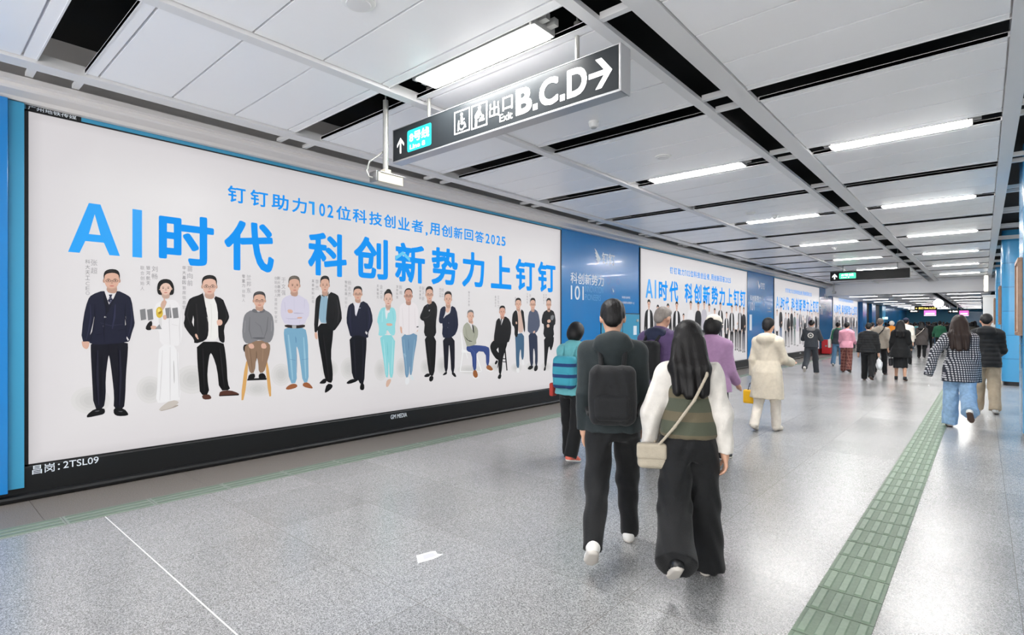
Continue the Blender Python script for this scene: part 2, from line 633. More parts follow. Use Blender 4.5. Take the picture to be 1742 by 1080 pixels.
class Print:
    """flat printed shapes lying on the poster face, painted in order"""

    def __init__(self):
        self.v, self.f, self.c, self.k = [], [], [], 0

    def poly(self, pts, col, lay=None):
        """pts (u,v) in metres on the poster, colour or list of colours per point"""
        if lay is None:
            self.k += 1
            lay = self.k
        o = len(self.v)
        n = len(pts)
        self.v += [(0.0004 * lay, u, v) for u, v in pts]
        self.f.append(tuple(range(o, o + n)))
        self.c += (list(col) if isinstance(col[0], (tuple, list)) else [col] * n)

    def mesh(self, vs, fs, col):
        self.k += 1
        o = len(self.v)
        self.v += [(0.0004 * self.k, u, v) for u, v in vs]
        self.f += [tuple(i + o for i in f) for f in fs]
        self.c += [col] * len(vs)

    def build(self, name, x, loc, parent, y_off=0.0):
        me = bpy.data.meshes.new(name)
        me.from_pydata([(x + a - loc[0], b + y_off - loc[1], c - loc[2]) for a, b, c in self.v], [], self.f)
        at = me.color_attributes.new('ink', 'FLOAT_COLOR', 'POINT')
        buf = []
        for c in self.c:
            buf += [*lin(c), 1.0]
        at.data.foreach_set('color', buf)
        me.materials.append(M_PRINT)
        o = bpy.data.objects.new(name, me)
        COL.objects.link(o)
        o.parent = parent
        return o


def chaikin(p, n=1):
    for _ in range(n):
        q = []
        for i in range(len(p)):
            a, b = p[i], p[(i + 1) % len(p)]
            q += [(a[0] * .75 + b[0] * .25, a[1] * .75 + b[1] * .25), (a[0] * .25 + b[0] * .75, a[1] * .25 + b[1] * .75)]
        p = q
    return p


PX = WX + 0.020          # poster face
YP = 11.35               # one billboard to the next

TITLE = [('A', 1.075, 1.474, 2.222, 2.70), ('I', 1.577, 1.659, 2.222, 2.70), ('时', 1.805, 2.334, 2.18, 2.715), ('代', 2.441, 3.001, 2.165, 2.735), ('科', 3.433, 3.981, 2.175, 2.735),
         ('创', 4.088, 4.641, 2.18, 2.755), ('新', 4.763, 5.318, 2.165, 2.745), ('势', 5.445, 5.999, 2.17, 2.75), ('力', 6.091, 6.613, 2.17, 2.75), ('上', 6.772, 7.31, 2.178, 2.757), ('钉', 7.424, 7.986, 2.178, 2.752), ('钉', 8.075, 8.637, 2.178, 2.757)]
SUBC = [('钉', 387.5, 418), ('钉', 426, 456), ('助', 462, 491), ('力', 497, 522), ('1', 526.5, 537), ('0', 543, 553), ('2', 557, 567), ('位', 572, 597), ('科', 600, 624), ('技', 628, 650), ('创', 653, 673), ('业', 677, 697), ('者', 700, 720), (',', 724, 727.5), ('用', 731, 748),
        ('创', 751, 769), ('新', 772, 787), ('回', 790, 805), ('答', 808, 823), ('2', 826, 833), ('0', 835.5, 842), ('2', 844.5, 851), ('5', 853, 860)]


def title_print(chars):
    p = Print()
    vs, fs = [], []
    for ch, a, b, c, d in chars:
        if ch == 'I':
            v, f = [(a, c), (b, c), (b, d), (a, d)], [(0, 1, 2, 3)]
        elif ch == 'A':
            # plain heavy capital with a wide foot
            m = (a + b) / 2
            v = [(a, c), (a + .085, c), (a + .128, c + .115), (b - .128, c + .115), (b - .085, c), (b, c), (m + .045, d), (m - .045, d), (a + .155, c + .185), (b - .155, c + .185), (m, d - .10)]
            f = [(0, 1, 2, 8, 10, 7), (5, 6, 10, 9, 3, 4), (2, 3, 9, 8), (7, 10, 6)]
        else:
            v, f = fit(ch, a, b, c, d, 0.03)
        o = len(vs)
        vs += v
        fs += [tuple(i + o for i in q) for q in f]
    p.mesh(vs, fs, INK)
    return p


def roof_print():
    # light blue folded roof stroke lying over one character
    p = Print()
    p.k = 8
    p.poly([(4.77, 2.475), (4.90, 2.565), (5.03, 2.475), (5.03, 2.53), (4.90, 2.62), (4.77, 2.53)], (96, 208, 252))
    return p


def subtitle_print():
    p = Print()
    vs, fs = [], []
    for ch, a, b in SUBC:
        ua, _ = on_wall(a, 350, PX)
        ub, _ = on_wall(b, 350, PX)
        v0, v1 = 2.93, 3.115
        if ch == ',':
            v0, v1 = 2.90, 2.955
        elif ch.isdigit():
            v0, v1 = 2.935, 3.10
        elif ch == '回':
            v0 = 2.935
        if ch == '1':
            um, w = (ua + ub) / 2 + .01, .017
            v, f = [(um - w, v0), (um + w, v0), (um + w, v1), (um - w, v1), (um - w - .045, v1), (um - w - .045, v1 - .03), (um - w, v1 - .03)], [(0, 1, 2, 3), (3, 4, 5, 6)]
        else:
            v, f = fit(ch, ua, ub, v0, v1, 0.02)
        o = len(vs)
        vs += v
        fs += [tuple(i + o for i in q) for q in f]
    p.mesh(vs, fs, INK)
    return p


# ---- printed people of the first billboard, measured on the poster
class Fig(Print):
    def __init__(self, ox, oy, sc):
        super().__init__()
        self.o = (ox, oy, sc)

    def at(self, x, y):
        ox, oy, sc = self.o
        return on_wall(ox + x * sc, oy + y * sc, PX)

    def p(self, col, s, smooth=1):
        pts = [tuple(float(q) for q in w.split(',')) for w in s.split()]
        pts = chaikin(pts, smooth)
        c2 = col
        self.poly([self.at(*q) for q in pts], c2)
        return self

    def l(self, col, s, w=3.0):
        """thin printed crease through the points"""
        pts = [tuple(float(q) for q in t.split(',')) for t in s.split()]
        a, b = [], []
        for i, (x, y) in enumerate(pts):
            p0, p1 = pts[max(0, i - 1)], pts[min(len(pts) - 1, i + 1)]
            dx, dy = p1[0] - p0[0], p1[1] - p0[1]
            L = math.hypot(dx, dy) or 1
            ww = w * (0.25 if i in (0, len(pts) - 1) else .5)
            a.append((x - dy / L * ww, y + dx / L * ww))
            b.append((x + dy / L * ww, y - dx / L * ww))
        self.poly([self.at(*q) for q in a + b[::-1]], col)
        return self

    def ell(self, col, cx, cy, rx, ry, n=22):
        self.poly([self.at(cx + rx * math.cos(2 * PI * k / n), cy + ry * math.sin(2 * PI * k / n)) for k in range(n)], col)
        return self

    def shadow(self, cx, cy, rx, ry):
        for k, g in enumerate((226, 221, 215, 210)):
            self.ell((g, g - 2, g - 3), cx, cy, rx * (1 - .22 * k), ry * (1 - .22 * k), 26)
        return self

    def head(self, cx, top, chin, w, hair='short', glasses=False, hc=(26, 24, 24), skin=SKIN, turn=0.0, beard=False):
        h = chin - top
        dk = tuple(int(v * .86) for v in skin)
        cy = top + .57 * h
        if hair == 'bob':
            self.p(hc, ' '.join('%f,%f' % (cx + a * w, top + b * h) for a, b in ((-.62, .95), (-.72, .6), (-.62, .2), (-.3, 0), (.2, -.02), (.55, .15), (.72, .55), (.66, .95), (.4, 1.0), (-.3, 1.0))))
        if hair == 'bun':
            self.ell(hc, cx + .05 * w, top + .02 * h, .3 * w, .13 * h)
        self.p(dk, ' '.join('%f,%f' % (cx + a * w, top + b * h) for a, b in ((-.28, .75), (.3, .75), (.36, 1.14), (.1, 1.24), (-.34, 1.14))))
        for s in (-1, 1):
            self.ell(dk, cx + s * .49 * w, top + .58 * h, .07 * w, .1 * h)
        self.p(skin, ' '.join('%f,%f' % (cx + a * w, top + b * h) for a, b in ((-.48, .4), (-.4, .17), (0, .1), (.4, .17), (.48, .4), (.46, .68), (.3, .92), (.1, 1.0), (-.1, 1.0), (-.3, .92), (-.46, .68))), 2)
        if hair == 'bob':
            self.p(hc, ' '.join('%f,%f' % (cx + a * w, top + b * h) for a, b in ((-.6, .6), (-.58, .2), (-.25, 0), (.3, 0), (.58, .2), (.62, .65), (.46, .5), (.3, .28), (-.1, .22), (-.42, .4), (-.48, .65))))
        elif hair == 'bald':
            self.p(hc, ' '.join('%f,%f' % (cx + a * w, top + b * h) for a, b in ((-.52, .5), (-.5, .2), (-.2, .02), (.25, .02), (.5, .2), (.53, .5), (.45, .32), (.3, .14), (0, .12), (-.3, .16), (-.44, .32))))
        else:
            self.p(hc, ' '.join('%f,%f' % (cx + a * w, top + b * h) for a, b in ((-.5, .56), (-.52, .24), (-.40, .05), (-.05, -.04), (.36, .01), (.52, .22), (.5, .56), (.455, .40), (.42, .25), (.12, .155), (-.25, .19), (-.43, .28), (-.46, .42))))
        lt = tuple(min(255, int(v + 26)) for v in hc)
        if hair in ('short', 'bun'):
            self.l(lt, ' '.join('%f,%f' % (cx + a * w, top + b * h) for a, b in ((-.34, .12), (-.1, .06), (.2, .09))), .06 * h)
        self.l(tuple(int(v * .9) for v in skin), ' '.join('%f,%f' % (cx + a * w, top + b * h) for a, b in ((-.36, .82), (-.14, .965), (.14, .965), (.36, .82))), .03 * h)
        tx = turn * w
        for s in (-1, 1):
            ex = cx + tx + s * .21 * w
            self.ell((60, 44, 40), ex, top + .49 * h, .1 * w, .014 * h, 8)
            self.ell((38, 28, 28), ex, top + .565 * h, .075 * w, .022 * h, 10)
        self.p(tuple(int(v * .88) for v in skin), ' '.join('%f,%f' % (cx + tx + a * w, top + b * h) for a, b in ((-.02, .56), (.04, .56), (.09, .73), (-.08, .73))))
        self.ell((196, 112, 104), cx + tx * .8, top + .84 * h, .15 * w, .026 * h, 12)
        if beard:
            self.p((70, 56, 52), ' '.join('%f,%f' % (cx + a * w, top + b * h) for a, b in ((-.2, .92), (.2, .92), (.12, 1.02), (-.12, 1.02))))
        if glasses:
            for s in (-1, 1):
                ex = cx + tx + s * .22 * w
                n = 14
                for rr, c in ((1.0, (48, 46, 48)), (.82, skin)):
                    self.ell(c, ex, top + .575 * h, .175 * w * rr, .075 * h * rr, n)
                self.ell((38, 28, 28), ex, top + .575 * h, .07 * w, .022 * h, 10)
            self.p((48, 46, 48), ' '.join('%f,%f' % (cx + tx + a * w, top + b * h) for a, b in ((-.06, .555), (.06, .555), (.06, .57), (-.06, .57))), 0)
        return self


WHT = (236, 233, 235)
GAP = (231, 228, 228)
NAVY, NAVY2, BLK, BLK2 = (30, 32, 52), (20, 20, 32), (22, 21, 23), (14, 13, 15)
FIGS = []


def fig(K, label):
    f = Fig(*K)
    FIGS.append((f, label))
    return f


K1, K2, K3, K4, K5 = (110, 440, .25913), (300, 450, .22222), (460, 450, .21300), (630, 470, .18519), (770, 490, .15742)
# navy suit man with tie
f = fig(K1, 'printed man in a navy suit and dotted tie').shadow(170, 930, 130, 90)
f.p(NAVY2, '172,548 170,600 178,760 190,988 255,988 270,900 268,780 285,645 292,630 310,760 325,900 320,988 388,992 398,900 402,760 416,600 414,540')
f.p((14, 14, 17), '143,1038 150,1020 195,985 258,980 266,1000 258,1020 215,1030 152,1043').p((14, 14, 17), '320,985 345,978 392,985 419,1018 412,1030 350,1034 322,1020')
f.p((92, 92, 98), '190,1000 235,994 215,1006').p((92, 92, 98), '345,1000 385,1000 370,1008')
f.p((222, 178, 158), '112,538 160,536 161,570 147,596 122,586 112,562')
f.p(NAVY, '258,206 175,236 150,270 122,380 106,545 162,542 162,556 230,566 415,548 428,535 442,480 460,430 455,390 438,262 412,238 342,206 300,232')
f.p(GAP, '193,380 196,402 178,480 166,500 186,420', 0).p(GAP, '396,372 400,380 404,425 396,440', 0)
f.p((20, 21, 36), '255,208 300,330 262,380 272,345 250,260').p((20, 21, 36), '345,208 318,290 262,372 290,310')
f.p(WHT, '257,204 346,204 320,260 290,300 272,250', 0)
f.p((44, 46, 70), '288,236 312,234 306,250 316,272 298,298 281,276 294,250', 0)
for q in ((292, 262), (302, 276), (296, 286), (304, 258)):
    f.ell((190, 190, 205), q[0], q[1], 3, 3, 6)
f.ell((206, 206, 206), 264, 383, 7, 6, 8).ell((70, 70, 84), 252, 443, 6, 5, 8).p(WHT, '406,510 420,532 414,540 404,522', 0)
f.l((46, 48, 72), '165,300 170,380 155,470 140,530', 9).l((46, 48, 72), '430,300 440,380 432,450 415,510', 9).l((16, 17, 30), '195,300 196,380 180,480 168,540', 5).l((16, 17, 30), '398,300 394,370 402,430 400,500', 5)
f.l((44, 46, 68), '230,420 300,440 380,430', 8).l((48, 50, 76), '330,300 325,380 310,460', 14).l((15, 16, 28), '272,345 262,400 255,470 258,545', 4).l((15, 16, 28), '205,500 240,495', 6).l((15, 16, 28), '345,470 395,462', 6)
f.l((36, 36, 52), '215,600 212,760 222,960', 16).l((36, 36, 52), '360,600 366,760 356,960', 16).l((12, 12, 20), '285,560 290,640', 5).l((12, 12, 20), '240,640 238,800 246,960', 5)
f.head(306, 72, 200, 104, glasses=True)
# woman in white with satellite model
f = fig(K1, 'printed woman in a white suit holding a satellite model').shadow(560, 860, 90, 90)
f.p((206, 198, 190), '610,1000 640,965 700,925 745,935 748,950 690,985').p((176, 166, 156), '612,1000 690,984 740,955 748,968 650,998')
f.p((243, 242, 243), '620,560 612,700 608,830 597,945 650,945 735,925 762,930 750,760 745,570')
f.p((190, 188, 188), '712,660 718,680 722,800 716,830')
f.p((30, 28, 30), '528,455 550,415 575,405 572,468 540,470')
f.p((241, 239, 240), '590,300 575,400 590,460 620,470 622,560 690,570 760,572 772,480 765,330 735,275 690,268 640,275')
f.p((224, 222, 222), '622,300 640,420 628,470 612,400').p((214, 180, 160), '640,272 625,310 640,345 662,310 672,276')
f.p((222, 180, 160), '560,440 600,440 605,460 570,465')
for a in (490, 537, 658, 704):
    f.p((136, 136, 138), '%d,335 %d,328 %d,398 %d,405' % (a + 2, a + 38, a + 44, a + 10) if a < 600 else '%d,325 %d,320 %d,388 %d,392' % (a, a + 36, a + 43, a + 8), 0)
f.p((222, 190, 70), '598,330 620,312 640,328 645,370 625,392 600,380').p((250, 226, 120), '606,335 620,322 630,350 615,370').p((170, 130, 40), '612,352 636,340 634,358 614,366', 0)
f.p((226, 186, 166), '640,372 666,368 668,398 648,402').p((150, 150, 152), '590,462 620,430 636,462', 0)
f.l((220, 217, 219), '640,600 632,760 622,930', 5).l((220, 217, 219), '690,580 690,760 690,930', 6).l((216, 213, 215), '735,600 745,780 750,910', 5).l((220, 217, 219), '700,430 740,440', 5).l((214, 211, 213), '690,300 684,420 690,565', 4).l((218, 215, 217), '760,340 750,450 755,560', 5).l((226, 180, 160), '650,250 655,300', 18)
f.head(660, 135, 240, 80, 'bob', skin=(236, 200, 182))
# black blazer, white T-shirt
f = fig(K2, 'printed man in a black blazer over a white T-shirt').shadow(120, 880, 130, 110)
f.p((88, 54, 44), '192,1000 245,990 268,1012 265,1030 205,1034').p((88, 54, 44), '325,1000 335,968 410,960 480,985 475,1000 330,1006')
f.p((20, 18, 20), '325,1002 480,992 475,1001 330,1008', 0)
f.p(BLK2, '155,590 160,760 172,880 180,1000 254,992 235,870 242,760 258,670 280,700 312,800 328,965 416,960 392,910 385,770 372,650 358,590')
f.p((244, 242, 238), '205,240 280,240 318,320 325,440 322,580 225,578 240,500 235,400')
f.p(BLK, '203,210 190,228 105,255 85,290 58,375 66,405 52,460 90,520 135,570 135,608 225,582 246,530 243,420 225,330')
f.p(BLK, '280,235 355,262 370,300 404,390 400,420 360,480 372,590 352,602 322,575 318,480 316,330')
f.p(GAP, '128,390 134,420 132,475 118,440', 0)
f.p((228, 186, 166), '138,540 150,525 170,560 165,578').p((232, 190, 170), '305,425 340,418 354,440 345,465 312,468')
f.l((44, 42, 45), '95,310 80,390 110,470', 10).l((44, 42, 45), '370,330 385,400 350,470', 8).l((48, 46, 48), '150,300 160,420 165,560', 9).l((10, 9, 10), '135,300 136,400 140,470', 4).l((46, 44, 47), '225,330 232,430 224,520', 6).l((222, 219, 214), '262,300 268,400 262,560', 4).l((226, 224, 220), '232,400 250,470', 4)
f.l((36, 34, 37), '200,640 205,780 212,970', 12).l((36, 34, 37), '330,640 345,780 365,940', 12)
f.head(250, 84, 232, 112, glasses=True, skin=(232, 190, 170))
# seated on wooden stool
f = fig(K2, 'printed man in a grey sweater sitting on a wooden stool').shadow(620, 950, 110, 60)
f.p((222, 172, 104), '528,740 555,740 520,1035 490,1040').p((222, 172, 104), '680,745 700,740 732,1005 705,1012').p((30, 28, 30), '545,872 690,866 690,882 540,888', 0)
f.p((26, 24, 26), '508,640 520,605 700,600 722,640 700,670 520,675')
f.p((24, 22, 24), '545,875 555,840 600,830 602,870 560,880').p((24, 22, 24), '628,870 630,835 670,828 690,870 650,880')
f.p((150, 122, 100), '525,610 520,680 545,760 562,835 600,825 610,700 625,740 630,830 670,825 690,760 718,660 715,600 640,575')
f.p((120, 96, 78), '610,640 618,700 606,760')
f.p((134, 134, 138), '575,345 525,375 510,420 500,540 522,600 560,605 590,590 640,575 690,600 725,590 748,520 742,410 720,370 665,342 625,365')
f.p((112, 112, 116), '572,350 600,334 628,370 590,368').p((112, 112, 116), '628,370 664,334 682,352 660,370')
f.p((96, 96, 100), '560,560 640,556 690,562 640,572').p((228, 184, 164), '545,610 585,602 598,640 560,645').p((228, 184, 164), '645,605 680,600 692,640 650,645')
f.l((112, 112, 116), '560,400 555,500 575,570', 7).l((112, 112, 116), '700,400 690,500 668,565', 7).l((152, 152, 156), '525,430 520,520', 12).l((152, 152, 156), '728,430 724,510', 12).l((118, 118, 122), '600,440 640,470 660,540', 5)
f.l((128, 102, 82), '560,640 572,740 580,820', 6).l((172, 142, 118), '548,640 556,720', 8).l((172, 142, 118), '660,640 655,740', 8)
f.head(632, 208, 330, 92, glasses=True, hc=(70, 68, 70))
# shirt and jeans
f = fig(K3, 'printed man in a pale shirt and light blue jeans').shadow(85, 880, 80, 90)
f.p((160, 98, 62), '118,995 135,970 175,950 212,955 215,980 150,1000').p((160, 98, 62), '258,945 300,938 340,982 330,992 258,975')
f.p((128, 176, 204), '112,500 104,560 128,720 152,950 212,945 205,800 205,640 225,690 240,800 258,945 305,935 302,780 298,600 276,495')
f.p((104, 150, 184), '195,560 210,600 202,640').p((96, 140, 176), '205,640 212,760 210,900 206,760')
f.p((56, 44, 42), '112,478 274,476 276,502 200,512 114,500').p((180, 180, 180), '172,486 205,486 205,510 172,510', 0)
f.p((218, 214, 232), '165,238 105,262 84,300 78,400 98,450 118,478 200,486 274,478 285,440 312,400 305,290 240,250 215,240 190,262')
f.p((196, 192, 214), '100,425 180,432 262,425 180,440').p((196, 192, 214), '180,380 290,390 190,395').p((226, 182, 160), '132,358 175,360 178,388 140,388').p((226, 182, 160), '210,420 252,418 250,432 212,432')
f.l((198, 194, 216), '110,300 120,380', 5).l((198, 194, 216), '272,280 268,350', 5).l((204, 200, 220), '186,260 188,370', 3).l((200, 196, 216), '140,430 150,470', 4).l((200, 196, 216), '235,440 228,472', 4)
f.l((158, 200, 222), '140,560 158,720 175,920', 16).l((158, 200, 222), '262,580 272,740 280,910', 14).l((100, 146, 180), '118,560 135,720 155,920', 4).l((100, 146, 180), '150,755 200,765', 5).l((100, 146, 180), '245,760 300,752', 5)
f.head(186, 92, 226, 90, hc=(104, 96, 88), turn=.05)
# black suit, light blue shirt
f = fig(K3, 'printed man in a black suit and light blue shirt').shadow(470, 830, 70, 70)
f.p(BLK2, '388,945 430,905 450,925 440,950 400,952').p(BLK2, '430,1020 450,950 495,955 495,985 445,1024')
f.p(BLK2, '372,470 380,600 405,740 432,905 455,940 495,945 498,850 480,720 500,560 500,470')
f.p((226, 182, 160), '350,540 372,540 378,598 355,592')
f.p((150, 184, 204), '402,240 462,235 462,470 385,462 390,330')
f.p(BLK, '408,232 365,262 358,300 345,535 372,545 382,470 392,330')
f.p(BLK, '465,212 535,240 548,270 572,420 560,460 500,542 470,500 440,470 450,330')
f.p((120, 118, 112), '402,245 435,225 430,262', 0).p((120, 118, 112), '440,255 466,215 462,250', 0)
f.l((44, 42, 45), '370,330 362,440 358,520', 8).l((46, 44, 47), '530,280 545,380 535,470', 12).l((10, 9, 10), '505,300 512,400 490,480', 4).l((44, 42, 45), '455,300 448,400 446,470', 6).l((132, 166, 188), '424,260 424,460', 3)
f.l((34, 33, 36), '420,560 440,720 465,920', 12)
f.head(432, 92, 222, 72)
# navy suit, white shirt
f = fig(K3, 'printed man in a navy suit and open white shirt').shadow(630, 830, 70, 90)
f.p(BLK2, '602,945 640,915 695,912 698,930 625,956').p(BLK2, '712,985 722,945 748,950 750,1000 722,1004')
f.p((18, 18, 26), '628,560 640,720 652,910 700,918 715,955 748,950 755,800 768,640 765,560')
f.p((236, 234, 242), '668,300 722,288 690,420 672,430')
f.p(NAVY, '668,300 628,320 615,350 604,450 622,515 640,585 690,560 765,585 782,582 778,548 802,500 820,435 790,320 725,283 700,360 678,430')
f.p(WHT, '760,528 775,545 768,560 755,545', 0).p((200, 200, 210), '705,345 720,343 720,348 705,350', 0)
f.l((46, 48, 72), '640,340 632,440 645,540', 9).l((46, 48, 72), '780,340 792,430 782,510', 10).l((16, 17, 30), '650,360 655,470', 4).l((16, 17, 30), '762,360 766,470 758,560', 4).l((44, 46, 70), '720,340 700,430', 6).l((34, 34, 44), '665,600 672,760 680,900', 12).l((34, 34, 44), '735,600 738,760 732,930', 12)
f.head(695, 174, 284, 68, glasses=True)
# turquoise suit woman
f = fig(K4, 'printed woman in a turquoise suit').shadow(95, 860, 60, 100)
f.p((222, 186, 166), '140,1010 150,950 188,940 190,965 160,1020')
f.p((146, 220, 226), '85,540 100,640 125,800 138,925 165,932 165,780 170,800 175,930 208,930 215,760 230,540')
f.p((120, 200, 208), '150,560 162,680 160,780')
f.p((156, 226, 232), '130,280 88,300 58,410 75,445 80,500 70,548 140,545 150,480 190,545 228,540 225,440 238,390 228,300 190,280 160,300')
f.p((236, 240, 244), '132,285 168,280 150,400 138,380').p((228, 186, 166), '140,285 178,278 180,310 155,330').p((240, 240, 244), '140,318 176,308 178,330 146,342').p((228, 186, 166), '140,430 200,432 200,455 150,455')
f.l((124, 204, 212), '92,330 84,400', 5).l((124, 204, 212), '205,320 212,400', 5).l((190, 240, 244), '110,320 106,420', 8).l((124, 204, 212), '150,480 148,540', 4).l((184, 236, 240), '118,580 134,760 146,910', 8).l((184, 236, 240), '205,580 198,760 192,900', 8)
f.head(160, 132, 272, 74, 'bun', skin=(234, 196, 178))
# white shirt jeans
f = fig(K4, 'printed man in a white shirt and blue jeans').shadow(285, 840, 50, 90)
f.p((226, 182, 160), '268,460 290,462 296,520 280,528').p((226, 182, 160), '425,455 440,458 440,490 425,520')
f.p((238, 240, 242), '318,985 322,930 355,928 358,975 335,1000').p((220, 232, 236), '355,910 385,905 400,950 380,955')
f.p((118, 156, 186), '282,528 292,660 312,800 320,930 350,925 362,800 358,905 382,905 398,740 425,600 430,520')
f.p((88, 124, 160), '345,545 355,640 350,700').p((156, 190, 212), '298,700 330,720 320,760')
f.p((242, 236, 238), '320,238 270,262 266,330 258,455 290,462 290,520 345,545 440,500 438,440 442,330 425,262 378,232 348,265')
f.p((226, 216, 220), '350,270 356,270 356,540 350,540', 0).p((70, 70, 76), '422,460 440,458 440,468 422,470', 0)
f.l((222, 214, 217), '290,290 296,400 300,480', 4).l((222, 214, 217), '405,290 408,400 412,480', 4).l((148, 184, 208), '305,580 318,720 334,900', 8).l((148, 184, 208), '405,580 390,720 376,890', 8)
f.head(346, 106, 238, 72, 'bald', glasses=True, skin=(214, 166, 146))
# black suit arms crossed
f = fig(K4, 'printed man in a black suit with crossed arms').shadow(510, 830, 50, 70)
f.p(BLK2, '490,915 520,890 548,895 545,920 505,928').p(BLK2, '536,955 545,915 578,915 578,950 555,970')
f.p(BLK2, '495,540 512,700 530,850 545,915 585,912 598,760 605,540')
f.p(WHT, '525,250 552,228 540,280 528,290', 0)
f.p(BLK, '525,252 490,275 478,310 452,370 462,400 500,415 488,545 545,560 605,545 600,430 614,330 610,262 572,218 545,260')
f.p((52, 50, 54), '470,385 530,370 560,330 530,385').p((210, 210, 212), '535,310 548,306 538,325', 0).p((60, 62, 76), '520,255 530,250 525,290 516,275', 0)
f.l((46, 44, 48), '490,300 470,360', 7).l((46, 44, 48), '595,280 600,360 588,420', 7).l((38, 36, 40), '530,600 545,760 560,900', 8)
f.head(539, 94, 226, 66, glasses=True, turn=.03)
# navy suit hand at chin
f = fig(K4, 'printed man in a navy suit with a hand at his chin').shadow(660, 820, 50, 80)
f.p(BLK2, '662,905 690,875 706,880 700,900 672,910').p(BLK2, '740,890 768,878 792,920 775,928')
f.p((20, 20, 32), '664,555 672,700 680,875 708,878 716,740 722,600 735,740 742,890 772,880 775,700 772,555')
f.p(WHT, '690,268 735,262 740,300 710,340')
f.p((28, 34, 58), '690,268 645,290 635,340 626,410 640,435 665,430 655,560 710,568 772,548 800,490 808,430 790,295 740,265 735,330 715,350 690,360 665,395 690,330')
f.p((228, 186, 166), '690,290 735,270 730,310 712,338 690,325').ell((120, 120, 140), 718, 428, 4, 4, 8).ell((120, 120, 140), 708, 470, 4, 4, 8)
f.l((46, 52, 78), '650,310 645,380', 8).l((46, 52, 78), '785,320 796,400', 7).l((16, 20, 38), '765,330 768,430 762,520', 4).l((16, 20, 38), '712,345 706,440 700,560', 4).l((32, 33, 46), '690,600 694,860', 6).l((32, 33, 46), '752,600 756,860', 6)
f.head(711, 140, 266, 66)
# seated on white chair
f = fig(K5, 'printed man in a pale sweater sitting on a white chair').shadow(180, 880, 130, 50)
for s in ('85,480 95,478 118,690 105,692', '105,690 115,690 85,900 75,900', '240,690 250,690 315,890 305,895', '140,700 148,700 165,760 158,760', '75,895 310,898 310,905 75,905', '95,660 250,690 250,705 95,695'):
    f.p((248, 248, 248), s, 0)
f.p((158, 98, 56), '215,940 222,885 255,885 275,950 245,975').p((158, 98, 56), '360,870 365,835 400,830 440,880 410,895').p((244, 244, 244), '215,945 245,975 278,958 278,968 240,985 215,958', 0).p((244, 244, 244), '360,872 410,893 440,884 440,895 405,905 360,885', 0)
f.p((56, 76, 136), '145,640 160,620 260,615 385,630 398,680 392,830 360,840 355,690 255,680 255,800 252,885 215,888 205,700 150,680')
f.p((172, 174, 158), '165,360 120,395 106,440 108,500 145,610 150,635 255,610 250,560 272,520 272,440 235,400 220,400 222,480')
f.p((38, 36, 36), '205,385 222,400 232,500 216,470').p((228, 186, 166), '190,350 215,345 222,385 195,390').p((40, 40, 42), '112,500 150,560 225,578 160,575')
f.p(WHT, '158,360 175,352 190,392 180,392', 0)
f.l((150, 152, 136), '140,430 150,520 190,570', 6).l((192, 194, 178), '120,430 118,500', 9).l((150, 152, 136), '240,430 236,500 222,550', 5).l((78, 100, 162), '180,640 230,690 235,860', 8).l((78, 100, 162), '290,630 370,640', 8)
f.head(188, 238, 356, 66, hc=(110, 110, 112), turn=.14)
# black suit on stool
f = fig(K5, 'printed man in a black suit leaning on a black stool').shadow(470, 850, 90, 50)
f.p(BLK2, '555,640 570,640 592,890 580,892', 0).p(BLK2, '500,752 580,760 580,770 500,764', 0).p(BLK2, '540,790 585,795 585,803 540,800', 0).p(BLK2, '495,760 505,760 490,860 482,860', 0)
f.p((226, 200, 190), '430,560 448,555 440,580')
f.p(BLK2, '445,560 410,600 402,640 420,700 470,770 495,775 495,900 505,930 525,930 540,760 565,680 590,600 590,560').p(GAP, '492,640 495,700 480,680 472,665', 0)
f.p(BLK2, '450,815 470,775 492,790 465,830').p(BLK2, '480,975 500,925 528,935 515,985')
f.p(WHT, '512,315 548,310 520,390 502,400', 0).p((70, 70, 72), '518,325 530,325 522,400 504,412', 0)
f.p(BLK, '510,315 470,345 462,400 440,545 450,590 520,600 590,585 610,580 634,450 620,345 560,298 545,340 515,420')
f.l((44, 42, 44), '475,370 460,460 455,530', 7).l((44, 42, 44), '600,360 615,450 600,550', 7).l((36, 34, 36), '520,640 512,760 510,900', 7)
f.head(533, 192, 310, 62, skin=(222, 172, 152))
# black blazer, pale top, jeans
f = fig(K5, 'printed man in a black blazer, pink T-shirt and blue jeans').shadow(690, 860, 60, 50)
f.p((240, 240, 240), '685,895 690,862 718,862 722,908 700,915').p((240, 240, 240), '745,790 765,770 778,830 752,835')
f.p((70, 104, 134), '672,500 680,620 682,760 690,862 720,862 718,720 735,640 742,775 766,770 772,640 770,480')
f.p((216, 186, 172), '700,235 735,235 745,300 770,470 710,490 700,380')
f.p(BLK, '692,228 650,265 640,330 640,400 668,420 666,520 700,535 708,420 706,330').p(BLK, '730,225 765,245 770,300 782,400 780,470 770,480 752,350')
f.p((226, 186, 166), '676,365 690,360 698,380 684,395').head(706, 108, 226, 62)
# grey blue sweater
f = fig(K5, 'printed man in a grey blue sweater and dark jeans').shadow(850, 850, 60, 50)
f.p((22, 22, 26), '805,870 835,835 872,840 865,868 830,885').p((22, 22, 26), '875,885 888,835 918,830 920,880 892,902')
f.p((44, 52, 76), '818,480 825,620 835,840 870,842 868,700 875,640 890,700 888,838 918,836 918,650 912,480')
f.p((84, 92, 114), '850,235 818,265 808,420 812,480 870,492 905,480 925,450 946,390 925,260 885,225')
f.p((196, 200, 210), '850,240 868,228 886,222 868,262', 0).p((226, 184, 164), '865,470 890,455 888,485 870,488').head(863, 108, 232, 58, glasses=True)
